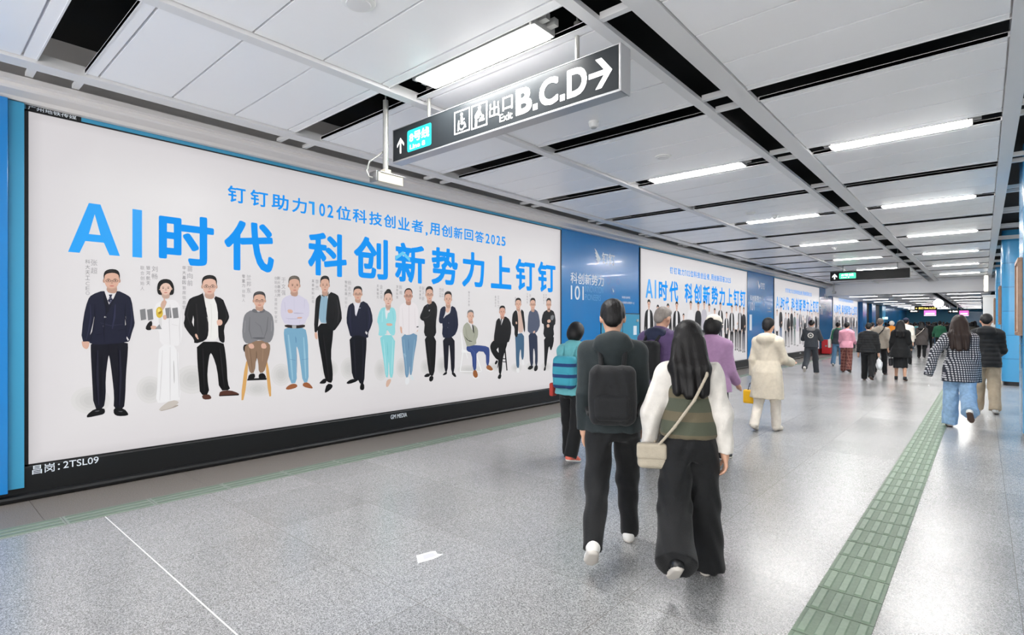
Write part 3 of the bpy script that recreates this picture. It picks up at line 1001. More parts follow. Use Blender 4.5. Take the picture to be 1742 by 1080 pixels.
# black outfit with metal claw
f = fig(K5, 'printed man in black holding a metal hand model').shadow(1010, 850, 60, 50)
f.p(BLK2, '982,890 990,850 1008,850 1005,885 992,895').p(BLK2, '985,520 990,680 990,855 1010,855 1022,740 1040,610 1060,690 1090,600 1095,510')
f.p(BLK, '1015,235 975,265 955,375 990,395 975,525 1040,540 1098,525 1085,415 1115,380 1100,260 1062,232')
f.p((226, 186, 166), '1018,345 1055,335 1060,370 1025,378').p((226, 186, 166), '1012,395 1040,385 1048,420 1020,430').p((130, 132, 136), '1055,340 1060,290 1072,300 1078,284 1086,300 1096,290 1090,330 1075,350')
f.head(1036, 110, 232, 50, glasses=True, beard=True)


# ---- simple printed people of the farther billboards (other sitters, seen small)
def small_fig(u, vf, h, top, legs, inner=None, seated=False, hair=(24, 22, 22), arm=0):
    p = Print()
    w = h * 0.118

    def q(col, pts, sm=1):
        p.poly([(u + a * w, vf + b * h) for a, b in chaikin(pts, sm)], col)
    if seated:
        q((24, 24, 26), [(-.9, .42), (.9, .42), (.9, .38), (-.9, .38)], 0)
        q(legs, [(-.95, .5), (-1.15, .38), (-.8, .3), (-.5, .03), (-.2, .03), (-.25, .32), (.2, .3), (.45, .02), (.8, .02), (.75, .34), (1.1, .45), (.8, .55)])
        sh = 0.92
    else:
        q(legs, [(-.85, .5), (-.72, .25), (-.62, .03), (-.2, .03), (-.12, .3), (0, .44), (.16, .3), (.25, .03), (.66, .03), (.74, .25), (.85, .5)])
        sh = 1.0
    q((22, 20, 22), [(-.72, .0), (-.64, .045), (-.18, .045), (-.22, .0)])
    q((22, 20, 22), [(.25, .0), (.22, .045), (.66, .045), (.84, .0)])
    q(top, [(-.35, .85), (-1.0, .81), (-1.25, .7), (-1.35, .5), (-1.05, .47), (-.92, .62), (-.92, .45), (.92, .45), (.92, .62), (1.05, .47), (1.35, .5), (1.25, .7), (1.0, .81), (.35, .85)])
    q(SKIN, [(-1.33, .5), (-1.05, .47), (-1.1, .43), (-1.3, .44)])
    q(SKIN, [(1.33, .5), (1.05, .47), (1.1, .43), (1.3, .44)])
    if inner:
        q(inner, [(-.3, .86), (.3, .86), (.36, .6), (.3, .46), (-.3, .46), (-.36, .6)])
    q(SKIN, [(-.2, .84), (.2, .84), (.2, .9), (-.2, .9)])
    q(SKIN, [(-.42, .95), (-.2, .862), (.2, .862), (.42, .95), (.3, .99), (-.3, .99)], 2)
    q(hair, [(-.46, .93), (-.45, .975), (-.2, 1.005), (.2, 1.005), (.45, .975), (.46, .93), (.36, .96), (0, .97), (-.36, .96)])
    q((60, 46, 44), [(-.26, .932), (-.08, .932), (-.08, .926), (-.26, .926)], 0)
    q((60, 46, 44), [(.26, .932), (.08, .932), (.08, .926), (.26, .926)], 0)
    q((186, 110, 104), [(-.12, .888), (.12, .888), (.12, .882), (-.12, .882)], 0)
    if arm:
        q(SKIN, [(.2, .58), (.9, .62), (.9, .58), (.3, .54)])
    return p


B_, N_, W_, G_, J_ = (22, 21, 24), (34, 38, 58), (240, 238, 240), (128, 126, 128), (84, 112, 150)
CAST = {
    1: [(1.25, 1.62, B_, B_, W_, 0), (1.75, 1.4, G_, B_, None, 0), (2.35, 1.5, B_, N_, W_, 0), (2.9, 1.62, B_, G_, W_, 0), (3.35, 1.2, N_, J_, None, 1), (3.85, 1.62, W_, G_, None, 0), (4.4, 1.66, B_, B_, None, 0), (4.85, 1.6, (200, 196, 206), B_, None, 0), (5.25, 1.58, W_, J_, None, 0),
        (5.7, 1.5, G_, B_, W_, 0), (6.2, 1.6, B_, N_, W_, 0), (6.75, 1.36, B_, B_, W_, 1), (7.25, 1.64, B_, B_, W_, 0), (7.68, 1.6, W_, B_, None, 0), (8.05, 1.6, B_, B_, W_, 0), (8.45, 1.6, B_, N_, None, 0)],
    2: [(1.2, 1.6, W_, B_, None, 0), (1.75, 1.68, B_, J_, None, 0), (2.5, 1.46, G_, B_, W_, 0), (2.95, 1.5, B_, G_, None, 1), (3.45, 1.64, B_, B_, None, 0), (3.95, 1.52, (110, 130, 128), (110, 130, 128), None, 0), (4.45, 1.5, (206, 198, 216), W_, None, 0), (4.95, 1.62, N_, B_, W_, 0), (5.45, 1.36, B_, B_, W_, 0),
        (5.85, 1.28, B_, B_, None, 1), (6.3, 1.6, N_, B_, W_, 0), (6.75, 1.6, (150, 140, 160), B_, None, 0), (7.2, 1.56, B_, G_, W_, 0), (7.65, 1.6, W_, J_, None, 0), (8.05, 1.6, B_, B_, None, 0), (8.5, 1.6, B_, N_, W_, 0)],
}
CAST[3] = [(1.2 + .48 * k, 1.5 + .1 * ((k * 7) % 3), [B_, G_, N_, B_, W_][k % 5], [B_, N_, J_][k % 3], [W_, None][k % 2], 1 if k in (5, 11) else 0) for k in range(16)]
WORDS_OF = {B_: 'black', N_: 'navy', W_: 'white', G_: 'grey', J_: 'blue'}


def name_print():
    """small grey upright captions above the printed people"""
    p = Print()
    g, g2 = (188, 186, 188), (164, 162, 164)
    caps = [(160, 441, '张超', .068, g), (149, 441, '科大天工', .046, g2), (149, 479, 'CEO', .04, g), (263, 452, '刘畅', .068, g), (252, 452, '银河航天', .046, g2), (242, 452, '联合创始人', .046, g),
            (323, 452, '苗向前', .068, g), (313, 452, '华大基因', .046, g2), (313, 486, '首席信息官', .046, g), (423, 467, '兰邦东', .068, g), (414, 467, '零重力', .046, g2), (414, 492, '创始人', .046, g), (482, 472, '于文强', .068, g), (474, 470, '新火器官师', .046, g2), (469, 470, '创始合伙人首席科学家官', .046, g),
            (539, 475, '李杰', .068, g), (532, 475, '某泰材料', .046, g2), (532, 503, '总裁', .046, g), (594, 477, '杨志杰', .068, g), (588, 477, '智能机器', .046, g2), (588, 505, '创始人', .046, g), (648, 484, '金文平', .068, g), (642, 484, '天策智元', .046, g2),
            (681, 485, '陈维', .068, g), (675, 485, '深势科技', .046, g2), (719, 487, '张子豪', .068, g), (714, 487, '云深集团', .046, g2), (752, 490, '何立', .068, g), (748, 490, '天工科', .046, g2), (797, 495, '智元大学院', .046, g2),
            (847, 503, '王生力', .068, g), (842, 503, '星动纪元', .046, g2), (876, 505, '优必达', .046, g2), (901, 500, '张文', .068, g), (896, 498, '九章时空', .046, g2), (928, 500, '京东机', .046, g2), (924, 500, '无界动力', .046, g2)]
    for px, py, s, size, col in caps:
        u, v = on_wall(px, py, PX)
        vs, fs = [], []
        for k, ch in enumerate(s):
            a, f = fit(ch, u - size * .38, u + size * .38, v - size * (k * 1.12 + .9), v - size * (k * 1.12 + .04), 0.006)
            o = len(vs)
            vs += a
            fs += [tuple(i + o for i in q) for q in f]
        p.mesh(vs, fs, col)
    return p


def writing(s, u, v, h, x, m, parent, name, off=0.008, w=None, stretch=None, mirror=False):
    """raised flat lettering on the long wall, lower left corner at (u, v)"""
    vs, fs = glyph(s, off)
    a, b, c, d = bounds(vs)
    k = h / (d - c)
    kx = (w / (b - a)) if w else k
    mb = MB()
    n = max(1, len(vs) // 16) if off > 0.001 else len(vs)
    mb.add([(x + 0.0001 * (i // n), u + (p - a) * kx, v + (q - c) * k) for i, (p, q) in enumerate(vs)], fs)
    o = mb.build(name, m, parent)
    return o


TIT, TIT2, ROOF, SUB, NAM = title_print(TITLE[:4]), title_print(TITLE[4:]), roof_print(), subtitle_print(), name_print()
M_BACK = M_PRINT
names_b = ['large lit billboard with blue headline over a row of printed business people, nearest', 'second lit billboard along the wall, past the first blue panel', 'third lit billboard along the wall, partly behind the walkers', 'fourth lit billboard along the wall, beyond the white ceiling beam']
names_b[0] = 'largest lit billboard with blue headline over printed people in suits and jeans'
for b in range(4):
    y0 = 0.80 + YP * b
    y1 = y0 + 8.0
    off = YP * b
    loc = (WX, y0, 0.31)
    t = thing('billboard', loc, names_b[b], 'billboard', 'lit billboards along the wall')
    face = Print()
    face.k = -1
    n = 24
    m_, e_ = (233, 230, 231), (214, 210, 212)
    # flat film, the backlight fading towards its border put into the ink colour
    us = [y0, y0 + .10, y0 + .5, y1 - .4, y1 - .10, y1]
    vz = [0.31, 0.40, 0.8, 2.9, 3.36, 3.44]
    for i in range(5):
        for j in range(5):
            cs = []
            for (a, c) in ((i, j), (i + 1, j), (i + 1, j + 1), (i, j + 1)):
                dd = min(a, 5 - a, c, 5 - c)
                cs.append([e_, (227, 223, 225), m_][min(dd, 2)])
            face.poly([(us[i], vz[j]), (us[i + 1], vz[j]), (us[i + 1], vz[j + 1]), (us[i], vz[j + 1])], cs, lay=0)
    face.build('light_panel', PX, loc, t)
    fr = MB()
    fr.box(WX, PX + 0.008, y0 - 0.03, y0, 0.30, 3.45)
    fr.box(WX, PX + 0.008, y1, y1 + 0.03, 0.30, 3.45)
    fr.box(WX, PX + 0.008, y0 - 0.03, y1 + 0.03, 3.44, 3.452)
    fr.box(WX, PX + 0.008, y0 - 0.03, y1 + 0.03, 0.30, 0.312)
    fr.box(WX, PX - 0.002, y0, y1, 0.312, 3.44)
    fr.build('frame', M_BLACKLINE, t)
    top = MB().box(WX, PX + 0.012, y0 - 0.03, y1 + 0.03, 3.4525, 3.489)
    tag(top.build('top_rail', M_TEAL, t), 'teal blue top rail')
    TIT.build('headline_phrase', PX, loc, t, off)
    TIT2.build('headline_phrase', PX, loc, t, off)
    tag(ROOF.build('roof_mark', PX, loc, t, off), 'pale blue roof stroke')
    SUB.build('subheadline', PX, loc, t, off)
    if b == 0:
        NAM.build('name_captions', PX, loc, t)
        for f, lab in FIGS:
            tag(f.build('printed_person', PX + 0.0004, loc, t), lab)
    else:
        for k, (u, h, tp, lg, inn, st) in enumerate(CAST[b]):
            pf = small_fig(0.0 + u, 0.56 + 0.05 * ((k * 5) % 3), h, tp, lg, inn, bool(st), arm=k % 2)
            tag(pf.build('printed_person', PX + 0.0004, loc, t, off), 'printed person with %s top and %s legs' % (WORDS_OF.get(tp, 'pale'), WORDS_OF.get(lg, 'pale')))
    writing('GM MEDIA', 4.66 + off, 0.205, 0.062, WX + 0.0565, M_VINYL, t, 'media_lettering', 0.02, w=.29)
    if b == 0:
        writing('昌岗：', y0 + 0.02, 0.222, 0.08, WX + 0.0565, M_VINYL, t, 'station_lettering', 0.004)
        writing('2TSL09', y0 + 0.235, 0.235, 0.062, WX + 0.0565, M_VINYL, t, 'panel_number', 0.004)
        MB().box(PX + 0.0125, PX + 0.014, y0 - 0.02, y0 + 0.37, 3.450, 3.492).build('name_plate', M_BLACK, t)
        writing('广州地铁传媒', y0 - 0.005, 3.454, 0.034, PX + 0.0148, M_VINYL, t, 'name_plate_lettering', 0.004, w=0.34)

# blue vinyl panels between the billboards
WING = ['415,140 440,172 462,215 485,262 470,300 452,318 438,332 446,300 432,268 420,215']


def wing(u0, u1, v0, v1):
    base = [(0.0, 1.0), (.30, .86), (.62, .62), (1.0, .36), (.86, .20), (.60, .08), (.36, 0.0), (.46, .17), (.22, .31), (.36, .36), (.12, .52), (.28, .55), (.04, .72), (.18, .73)]
    return [(u0 + a * (u1 - u0), v0 + b * (v1 - v0)) for a, b in base]


for b in range(3):
    off = YP * b
    y0, y1 = 8.84 + off, 12.11 + off
    loc = (WX, y0, 0.31)
    t = thing('wall_graphic', loc, ['blue wall graphic panel right of the largest billboard, white wing logo', 'blue wall graphic panel between the second and third lit billboards', 'blue wall graphic panel under the end of the white ceiling beam'][b], 'wall graphic', 'blue graphic panels')
    MB().box(WX, WX + 0.008, y0, y1, 0.31, 3.489).build('panel', M_BLUE, t)
    x = WX + 0.0092

    def W3(px0, px1, py0, py1):
        a, c = on_wall(px0, py0, x)[0], on_wall(px1, py0, x)[0]
        pm = (px0 + px1) / 2
        return a + off, c + off, on_wall(pm, py1, x)[1], on_wall(pm, py0, x)[1]
    u0, u1, v0, v1 = W3(1011.5, 1022.0, 423, 449)
    MB().add([(x, a, c) for a, c in wing(u0, u1, v0, v1)], [tuple(range(14))]).build('wing_logo', M_VINYL, t)
    u0, u1, v0, v1 = W3(1024, 1046, 431, 450)
    writing('钉钉', u0, v0, v1 - v0, x, M_VINYL, t, 'logo_lettering', 0.018, w=u1 - u0)
    u0, u1, v0, v1 = W3(970.7, 1027, 466, 484.5)
    writing('科创新势力', u0, v0, v1 - v0, x, M_VINYL, t, 'slogan_lettering', 0.012, w=u1 - u0)
    u0, u1, v0, v1 = W3(971, 993, 486, 510)
    writing('101', u0, v0, v1 - v0, x, M_VINYL, t, 'number_lettering', 0.008, w=u1 - u0)
    for s, pa, pb in (('INNOVATION', 487, 498), ('PIONEERS', 501, 511)):
        u0, u1, v0, v1 = W3(995, 1026 if pa == 487 else 1022, pa, pb)
        writing(s, u0, v0, v1 - v0, x, M_VINYLB, t, 'pale_lettering', -0.004, w=u1 - u0)
    for s, pa, pb, pe in (('科创大会时代', 504, 508, 1072), ('让创新势力走得更早一点', 513, 517, 1079)):
        u0, u1, v0, v1 = W3(1058, pe, pa, pb)
        writing(s, u0, v0, 0.055, x, M_VINYL, t, 'small_lettering', 0.004, w=u1 - u0)
    if b == 1:
        u0, u1, v0, v1 = on_wall(1275, 550, x)[0], on_wall(1279, 550, x)[0], on_wall(1277, 562, x)[1], on_wall(1277, 535, x)[1]
        tag(MB().box(x, x + .002, u0, u1, v0, v1).build('sticker', M_VINYL, t), 'plain white upright sticker')
    # drawn network of discs
    nm = MB()
    for (px, py, r) in ((1035, 477, .085), (1052, 479, .075), (1043, 494, .10)):
        u, v = on_wall(px, py, x)
        for a0 in range(28):
            a1 = 2 * PI * a0 / 28
            a2 = 2 * PI * (a0 + .6) / 28
            nm.add([(x, u + off + r * math.cos(a1), v + r * math.sin(a1)), (x, u + off + r * math.cos(a2), v + r * math.sin(a2)), (x, u + off + r * .72 * math.cos(a2), v + r * .72 * math.sin(a2)), (x, u + off + r * .72 * math.cos(a1), v + r * .72 * math.sin(a1))], [(0, 1, 2, 3)])
    nm.build('ring_drawing', M_VINYLD, t)
    u, v = on_wall(1043, 494, x)
    MB().add([(x, a, c) for a, c in wing(u + off - .03, u + off + .04, v - .06, v + .06)], [tuple(range(14))]).build('small_wing_mark', M_VINYL, t)

# equipment cabinet with two doors in the first blue panel, hydrant door at the near end
t = thing('wall_cabinet', (WX + .008, 10.35, 0.31), 'blue equipment cabinet doors below the first blue graphic panel', 'cabinet')
for a, b_ in ((10.35, 11.28), (11.30, 12.10)):
    d = MB().box(WX + .008, WX + .022, a, b_, 0.34, 1.80, bev=0.003).build('door', M_TEAL, t)
    MB().box(WX + .022, WX + .04, b_ - .16, b_ - .06, 1.62, 1.68, bev=0.004).build('lock', M_GREYMETAL, d)
    MB().box(WX + .022, WX + .0235, a + .5, a + .66, 1.30, 1.52).build('notice', M_VINYL, d)
MB().box(WX + .008, WX + .018, 10.33, 12.11, 0.315, 1.82).build('body', M_BLACKLINE, t)
t = thing('hydrant_cabinet', (WX, -1.2, 0.1), 'blue cabinet door with grey handle at the near end of the wall', 'cabinet')
MB().box(WX + 0.06, WX + 0.13, -1.2, 0.655, 0.105, 3.485, bev=0.004).build('door', M_BLUE, t)
MB().box(WX, WX + 0.085, 0.66, 0.765, 0.125, 3.485, bev=0.003).build('side_frame', M_TEAL, t)
h = MB()
h.tube([(WX + .13, .42, .845), (WX + .16, .43, .85), (WX + .16, .50, .855), (WX + .16, .57, .86)], .014, 10)
h.build('handle', M_STEEL, t, smooth=True)
# ================================================================== hanging signs
M_SIGN = mat('sign_face', (38, 42, 45), rough=0.3, spec=0.25)
M_SIGNDARK = mat('sign_face_unlit', (14, 15, 17), rough=0.45, spec=0.2)
M_SIGNLIT = mat('lit_lettering', (255, 255, 252), rough=0.4, emit=1.25)
M_CYAN = mat('lit_line_plate', (30, 196, 196), rough=0.4, emit=0.5)
M_GREENLIT = mat('lit_green_plate', (52, 190, 140), rough=0.4, emit=0.9)
M_ALU = mat('aluminium', (188, 188, 190), rough=0.3, metal=0.6)
M_HANG = mat('hanger_grey', (164, 164, 160), rough=0.35, metal=0.4)
M_YEL = mat('lit_yellow_lettering', (250, 226, 120), rough=0.4, emit=1.2)


class Face:
    """flat marks on a sign face looking down the corridor (towards -y)"""

    def __init__(self, y):
        self.y = y
        self.mb = MB()
        self.k = 0

    def poly(self, pts):
        self.mb.add([(u, self.y, v) for u, v in pts], [tuple(range(len(pts)))])
        return self

    def text(self, s, u0, u1, v0, v1, off=0.01):
        vs, fs = fit(s, u0, u1, v0, v1, off)
        n = max(1, len(vs) // 16) if off > 0.001 else len(vs)
        self.mb.add([(u, self.y - 0.00006 * (i // n), v) for i, (u, v) in enumerate(vs)], fs)
        return self

    def disc(self, cx, cy, r, n=20):
        return self.poly([(cx + r * math.cos(2 * PI * k / n), cy + r * math.sin(2 * PI * k / n)) for k in range(n)])

    def ring(self, cx, cy, r, r2, a0=0, a1=360, n=30):
        for k in range(n):
            p, q = [math.radians(a0 + (a1 - a0) * j / n) for j in (k, k + 1)]
            self.poly([(cx + r * math.cos(p), cy + r * math.sin(p)), (cx + r * math.cos(q), cy + r * math.sin(q)), (cx + r2 * math.cos(q), cy + r2 * math.sin(q)), (cx + r2 * math.cos(p), cy + r2 * math.sin(p))])
        return self

    def bar(self, a, b, w):
        a, b = Vector(a), Vector(b)
        d = (b - a).normalized()
        n = Vector((-d.y, d.x)) * w / 2
        return self.poly([tuple(a + n), tuple(b + n), tuple(b - n), tuple(a - n)])

    def frame(self, u0, u1, v0, v1, w):
        self.poly([(u0, v0), (u1, v0), (u1, v0 + w), (u0, v0 + w)]).poly([(u0, v1 - w), (u1, v1 - w), (u1, v1), (u0, v1)])
        return self.poly([(u0, v0 + w), (u0 + w, v0 + w), (u0 + w, v1 - w), (u0, v1 - w)]).poly([(u1 - w, v0 + w), (u1, v0 + w), (u1, v1 - w), (u1 - w, v1 - w)])

    def build(self, name, m, parent):
        return self.mb.build(name, m, parent)


def up_arrow(f, cx, v0, v1, w, t):
    f.bar((cx, v0), (cx, v1 - t * .9), t)
    f.poly([(cx, v1), (cx + w / 2, v1 - w * .56), (cx + w / 2, v1 - w * .56 - t * 1.3), (cx, v1 - t * 1.45), (cx - w / 2, v1 - w * .56 - t * 1.3), (cx - w / 2, v1 - w * .56)])


def rrect(u0, u1, v0, v1, r):
    pts = []
    for cx, cy, a in ((u1 - r, v0 + r, -90), (u1 - r, v1 - r, 0), (u0 + r, v1 - r, 90), (u0 + r, v0 + r, 180)):
        for k in range(6):
            an = math.radians(a + 18 * k)
            pts.append((cx + r * math.cos(an), cy + r * math.sin(an)))
    return pts


# ---- large exit sign: measured edges of the face
SY = 3.25
X0, X1, Z0, Z1 = -4.38, -1.85, 3.135, 3.462


def sx(px):
    t = (px - 871.0) / 920.0
    d = SY / (t * SN + CS)
    return d * (t * CS - SN)


t = thing('exit_sign', ((X0 + X1) / 2, SY, Z0), 'large dark hanging exit sign with white letters B.C.D and arrows', 'sign')
MB().box(X0, X1 - .012, SY + .002, SY + .10, Z0 + .016, Z1 - .006).build('housing', M_GREYMETAL, t)
MB().box(X0 + .004, X1 - .02, SY - .003, SY + .002, Z0 + .018, Z1 - .008).build('face', M_SIGN, t)
fr = MB()
fr.box(X0, X1, SY - .006, SY + .105, Z0, Z0 + .016, bev=.003)
fr.box(X0, X1, SY - .006, SY + .105, Z1 - .006, Z1, bev=.002)
fr.box(X1 - .012, X1 + .004, SY - .006, SY + .125, Z0, Z1, bev=.004)
fr.box(X0 - .006, X0, SY - .006, SY + .105, Z0, Z1)
fr.build('frame', M_ALU, t)
fy = SY - .0045
H_ = Z1 - Z0
f = Face(fy)
up_arrow(f, sx(682), Z0 + .075, Z0 + .225, .105, .022)
f.build('up_arrow', M_SIGNLIT, t)
f = Face(fy)
u0, u1 = sx(693.5), sx(734.5)
f.poly(rrect(u0, u1, Z0 + .06, Z0 + .265, .022))
plate = f.build('line_plate', M_CYAN, t)
f = Face(fy - .0012)
f.text('8号线', u0 + .035, u1 - .03, Z0 + .145, Z0 + .24, .016)
f.text('Line 8', u0 + .04, u1 - .09, Z0 + .08, Z0 + .125, .01)
f.build('line_lettering', M_SIGNLIT, plate)
# pictograms
f = Face(fy)
a, b = sx(773.5), sx(800)
f.frame(a, b, Z0 + .075, Z0 + .275, .012)
c = (a + b) / 2
f.disc(c - .005, Z0 + .235, .016)
f.bar((c - .005, Z0 + .215), (c - .004, Z0 + .155), .026).bar((c - .004, Z0 + .187), (c + .03, Z0 + .187), .014).bar((c - .01, Z0 + .155), (c + .034, Z0 + .155), .018).bar((c + .03, Z0 + .155), (c + .045, Z0 + .112), .016)
f.ring(c - .004, Z0 + .14, .042, .03, 140, 350)
f.bar((c - .04, Z0 + .19), (c - .05, Z0 + .10), .016)
f.build('wheelchair_pictogram', M_SIGNLIT, t)
f = Face(fy)
a, b = sx(802.5), sx(829.5)
f.frame(a, b, Z0 + .07, Z0 + .272, .012)
c = (a + b) / 2
f.disc(c + .004, Z0 + .238, .017)
f.poly([(c - .012, Z0 + .222), (c + .014, Z0 + .216), (c + .016, Z0 + .18), (c - .004, Z0 + .15), (c - .05, Z0 + .155), (c - .055, Z0 + .178), (c - .03, Z0 + .205)])
f.bar((c - .035, Z0 + .16), (c - .038, Z0 + .088), .026).bar((c + .01, Z0 + .2), (c + .035, Z0 + .155), .014).bar((c - .005, Z0 + .128), (c + .062, Z0 + .128), .018).disc(c + .045, Z0 + .155, .012)
f.bar((c + .01, Z0 + .142), (c + .05, Z0 + .142), .016)
f.build('baby_care_pictogram', M_SIGNLIT, t)
f = Face(fy)
f.text('出', sx(833), sx(850), Z0 + .115, Z0 + .245, .012).text('口', sx(855.5), sx(872.5), Z0 + .135, Z0 + .245, .012)
f.text('Exit', sx(850.5), sx(872.5), Z0 + .055, Z0 + .118, .014)
f.build('exit_lettering', M_SIGNLIT, t)
f = Face(fy)
for s, a, b in (('B', 878, 905.5), ('C', 918, 950), ('D', 965, 999)):
    f.text(s, sx(a), sx(b), Z0 + .062, Z0 + .268, .035)
for a, b in ((907, 915), (953, 961.5)):
    f.poly([(sx(a), Z0 + .062), (sx(b), Z0 + .062), (sx(b), Z0 + .108), (sx(a), Z0 + .108)])
f.build('gate_letters', M_SIGNLIT, t)
f = Face(fy)
ya = Z0 + .165
tip = sx(1042)
f.bar((sx(1002), ya), (tip - .03, ya), .036)
f.poly([(tip, ya), (tip - .085, ya + .105), (tip - .135, ya + .105), (tip - .05, ya), (tip - .135, ya - .105), (tip - .085, ya - .105)])
f.build('right_arrow', M_SIGNLIT, t)
for x in (-3.90, -2.24):
    h = MB()
    h.tube([(x, SY + .05, Z1 - .004), (x, SY + .05, CZ + .03)], .017, 14)
    h.tube([(x, SY + .05, CZ + .03), (x, SY + .05, CZ + .10)], .026, 14)
    h.tube([(x, SY + .05, CZ + .10), (x, SY + .05, 4.16)], .007, 8)
    h.build('hanger_rod', M_HANG, t, smooth=True)

# ---- camera box on a pole by the big sign
cx, cy, cz = -4.325, 3.12, 2.90
t = thing('surveillance_camera', (cx, cy, cz), 'cream security camera box on a ceiling pole left of the large exit sign', 'security camera')
M_CREAM = mat('cream_paint', (214, 208, 190), rough=0.4)
MB().box(cx - .05, cx + .05, cy - .12, cy + .17, cz, cz + .085, bev=.006).build('case', M_CREAM, t)
MB().box(cx - .055, cx + .055, cy - .145, cy - .121, cz - .004, cz + .09, bev=.003).build('rear_plate', M_STEEL, t)
MB().box(cx - .062, cx + .062, cy - .10, cy + .20, cz + .086, cz + .094, bev=.002).build('sun_hood', M_WHITE, t)
MB().box(cx - .04, cx + .04, cy + .171, cy + .176, cz + .01, cz + .075).build('lens_window', M_BLACKLINE, t)
h = MB()
h.tube([(cx, cy, cz + .13), (cx, cy, CZ + .04)], .026, 16)
h.tube([(cx, cy, CZ + .04), (cx, cy, 4.16)], .008, 8)
h.build('pole', M_HANG, t, smooth=True)
MB().box(cx - .04, cx + .04, cy - .035, cy + .035, cz + .094, cz + .135, bev=.006).build('bracket', M_CREAM, t)
h = MB()
h.tube([(cx - .03, cy, cz + .32), (cx - .05, cy - .06, cz + .26), (cx - .05, cy - .15, cz + .19), (cx - .03, cy - .19, cz + .10), (cx - .02, cy - .18, cz + .04), (cx, cy - .146, cz + .03)], .008, 8)
h.build('cable', M_HANG, t, smooth=True)

# ---- second sign, farther along
y2 = 22.5
t = thing('line_sign', (-3.0, y2, Z0), 'black hanging sign with up arrow and green line plate before the ceiling beam', 'sign')
MB().box(-4.2, -1.85, y2, y2 + .1, Z0, Z1, bev=.004).build('housing', M_SIGNDARK, t)
f = Face(y2 - .003)
up_arrow(f, -4.06, Z0 + .06, Z0 + .25, .15, .04)
f.build('up_arrow', M_SIGNLIT, t)
f = Face(y2 - .003)
f.poly(rrect(-3.92, -3.40, Z0 + .06, Z0 + .265, .03))
pl = f.build('line_plate', M_GREENLIT, t)
f = Face(y2 - .005)
f.text('8号线', -3.85, -3.47, Z0 + .15, Z0 + .235, .01).text('Line 8', -3.85, -3.6, Z0 + .09, Z0 + .125)
f.build('line_lettering', M_SIGNLIT, pl)
for x in (-3.8, -2.2):
    h = MB().tube([(x, y2 + .05, Z1), (x, y2 + .05, 4.16)], .018, 10)
    h.build('hanger_rod', M_HANG, t, smooth=True)

# pole with a second camera under the ceiling edge before the beam
px_, py_ = -5.72, 31.6
t = thing('surveillance_camera', (px_, py_, 3.12), 'grey camera on a thin pole where the wall meets the ceiling beam', 'security camera')
MB().box(px_ - .06, px_ + .06, py_ - .2, py_ + .15, 3.12, 3.24, bev=.01).build('case', M_GREYMETAL, t)
MB().tube([(px_, py_, 3.24), (px_, py_, 4.16)], .02, 8).build('pole', M_HANG, t)
MB().box(px_ - .045, px_ + .045, py_ + .151, py_ + .156, 3.14, 3.22).build('lens_window', M_BLACKLINE, t)


# ---- far concourse signs, clock and screens
def far_sign(x0, x1, y, z0, z1, label, txt, m):
    t = thing('direction_sign', ((x0 + x1) / 2, y, z0), label, 'sign')
    MB().box(x0, x1, y, y + .12, z0, z1, bev=.005).build('housing', M_SIGNDARK, t)
    f = Face(y - .004)
    f.text(txt, x0 + .07, x1 - .07, z0 + .07, z1 - .07, .02)
    f.build('lettering', m, t)
    for x in (x0 + .1, x1 - .1):
        MB().tube([(x, y + .06, z1), (x, y + .06, LZ)], .02, 8).build('hanger_rod', M_HANG, t)


far_sign(-4.0, -2.62, 52.0, 2.66, 2.96, 'long black sign with yellow lettering, left of the round clock', '← 出口 Exit A.C.D', M_YEL)
far_sign(-2.1, -1.42, 55.0, 2.46, 2.72, 'short black sign with white lettering, between clock and right screen', '→ Exit', M_SIGNLIT)
far_sign(-4.8, -4.18, 58.0, 2.58, 2.84, 'small dark sign with pale lettering left of the long yellow lettered sign', 'Exit', M_SIGNLIT)

t = thing('station_clock', (-2.05, 42.0, 2.50), 'round white lit clock hanging from the low ceiling', 'clock')
M_CLOCK = mat('lit_clock_face', (250, 246, 252), rough=0.4, emit=1.1)
MB().lathe((-2.05, 42.0, 2.84), [(.27, -.001), (.28, .01), (.28, .14), (.27, .15)], 40, axis='y').build('rim', M_GREYMETAL, t, smooth=True)
MB().lathe((-2.05, 41.992, 2.84), [(.262, 0.0), (.262, .006)], 40, axis='y').build('face', M_CLOCK, t)
f = Face(41.988)
f.bar((-2.05, 2.84), (-2.05, 2.99), .018).bar((-2.05, 2.84), (-1.95, 2.80), .014)
f.build('hands', M_BLACKLINE, t)
MB().tube([(-2.05, 42.075, 3.10), (-2.05, 42.075, LZ)], .02, 8).build('hanger_rod', M_HANG, t)

M_PINK = mat('pink_screen', (214, 96, 178), rough=0.3, emit=0.9)
M_PINKL = mat('pale_pink_screen', (250, 214, 240), rough=0.3, emit=1.0)
for x, y, w, lab in ((-3.51, 60.0, .42, 'pink lit screen hanging below the long yellow lettered sign'), (-1.28, 63.0, .32, 'pink lit screen hanging beyond the head of the woman in the patterned coat')):
    t = thing('hanging_screen', (x, y, 2.3), lab, 'screen', 'pink screens over the far crowd')
    MB().box(x - w - .02, x + w + .02, y, y + .1, 2.3, 2.82, bev=.01).build('case', M_BLACKLINE, t)
    f = Face(y - .003)
    f.poly([(x - w, 2.40), (x + w, 2.40), (x + w, 2.80), (x - w, 2.80)])
    f.build('screen', M_PINK, t)
    f = Face(y - .006)
    f.poly([(x - w * .8, 2.46), (x + w * .7, 2.46), (x + w * .8, 2.58), (x - w * .7, 2.58)]).poly([(x - w, 2.32), (x + w, 2.32), (x + w, 2.39), (x - w, 2.39)])
    f.build('screen_caption', M_PINKL, t)
    for q in (-.2, .2):
        MB().tube([(x + q, y + .05, 2.82), (x + q, y + .05, LZ)], .02, 8).build('hanger_rod', M_HANG, t)

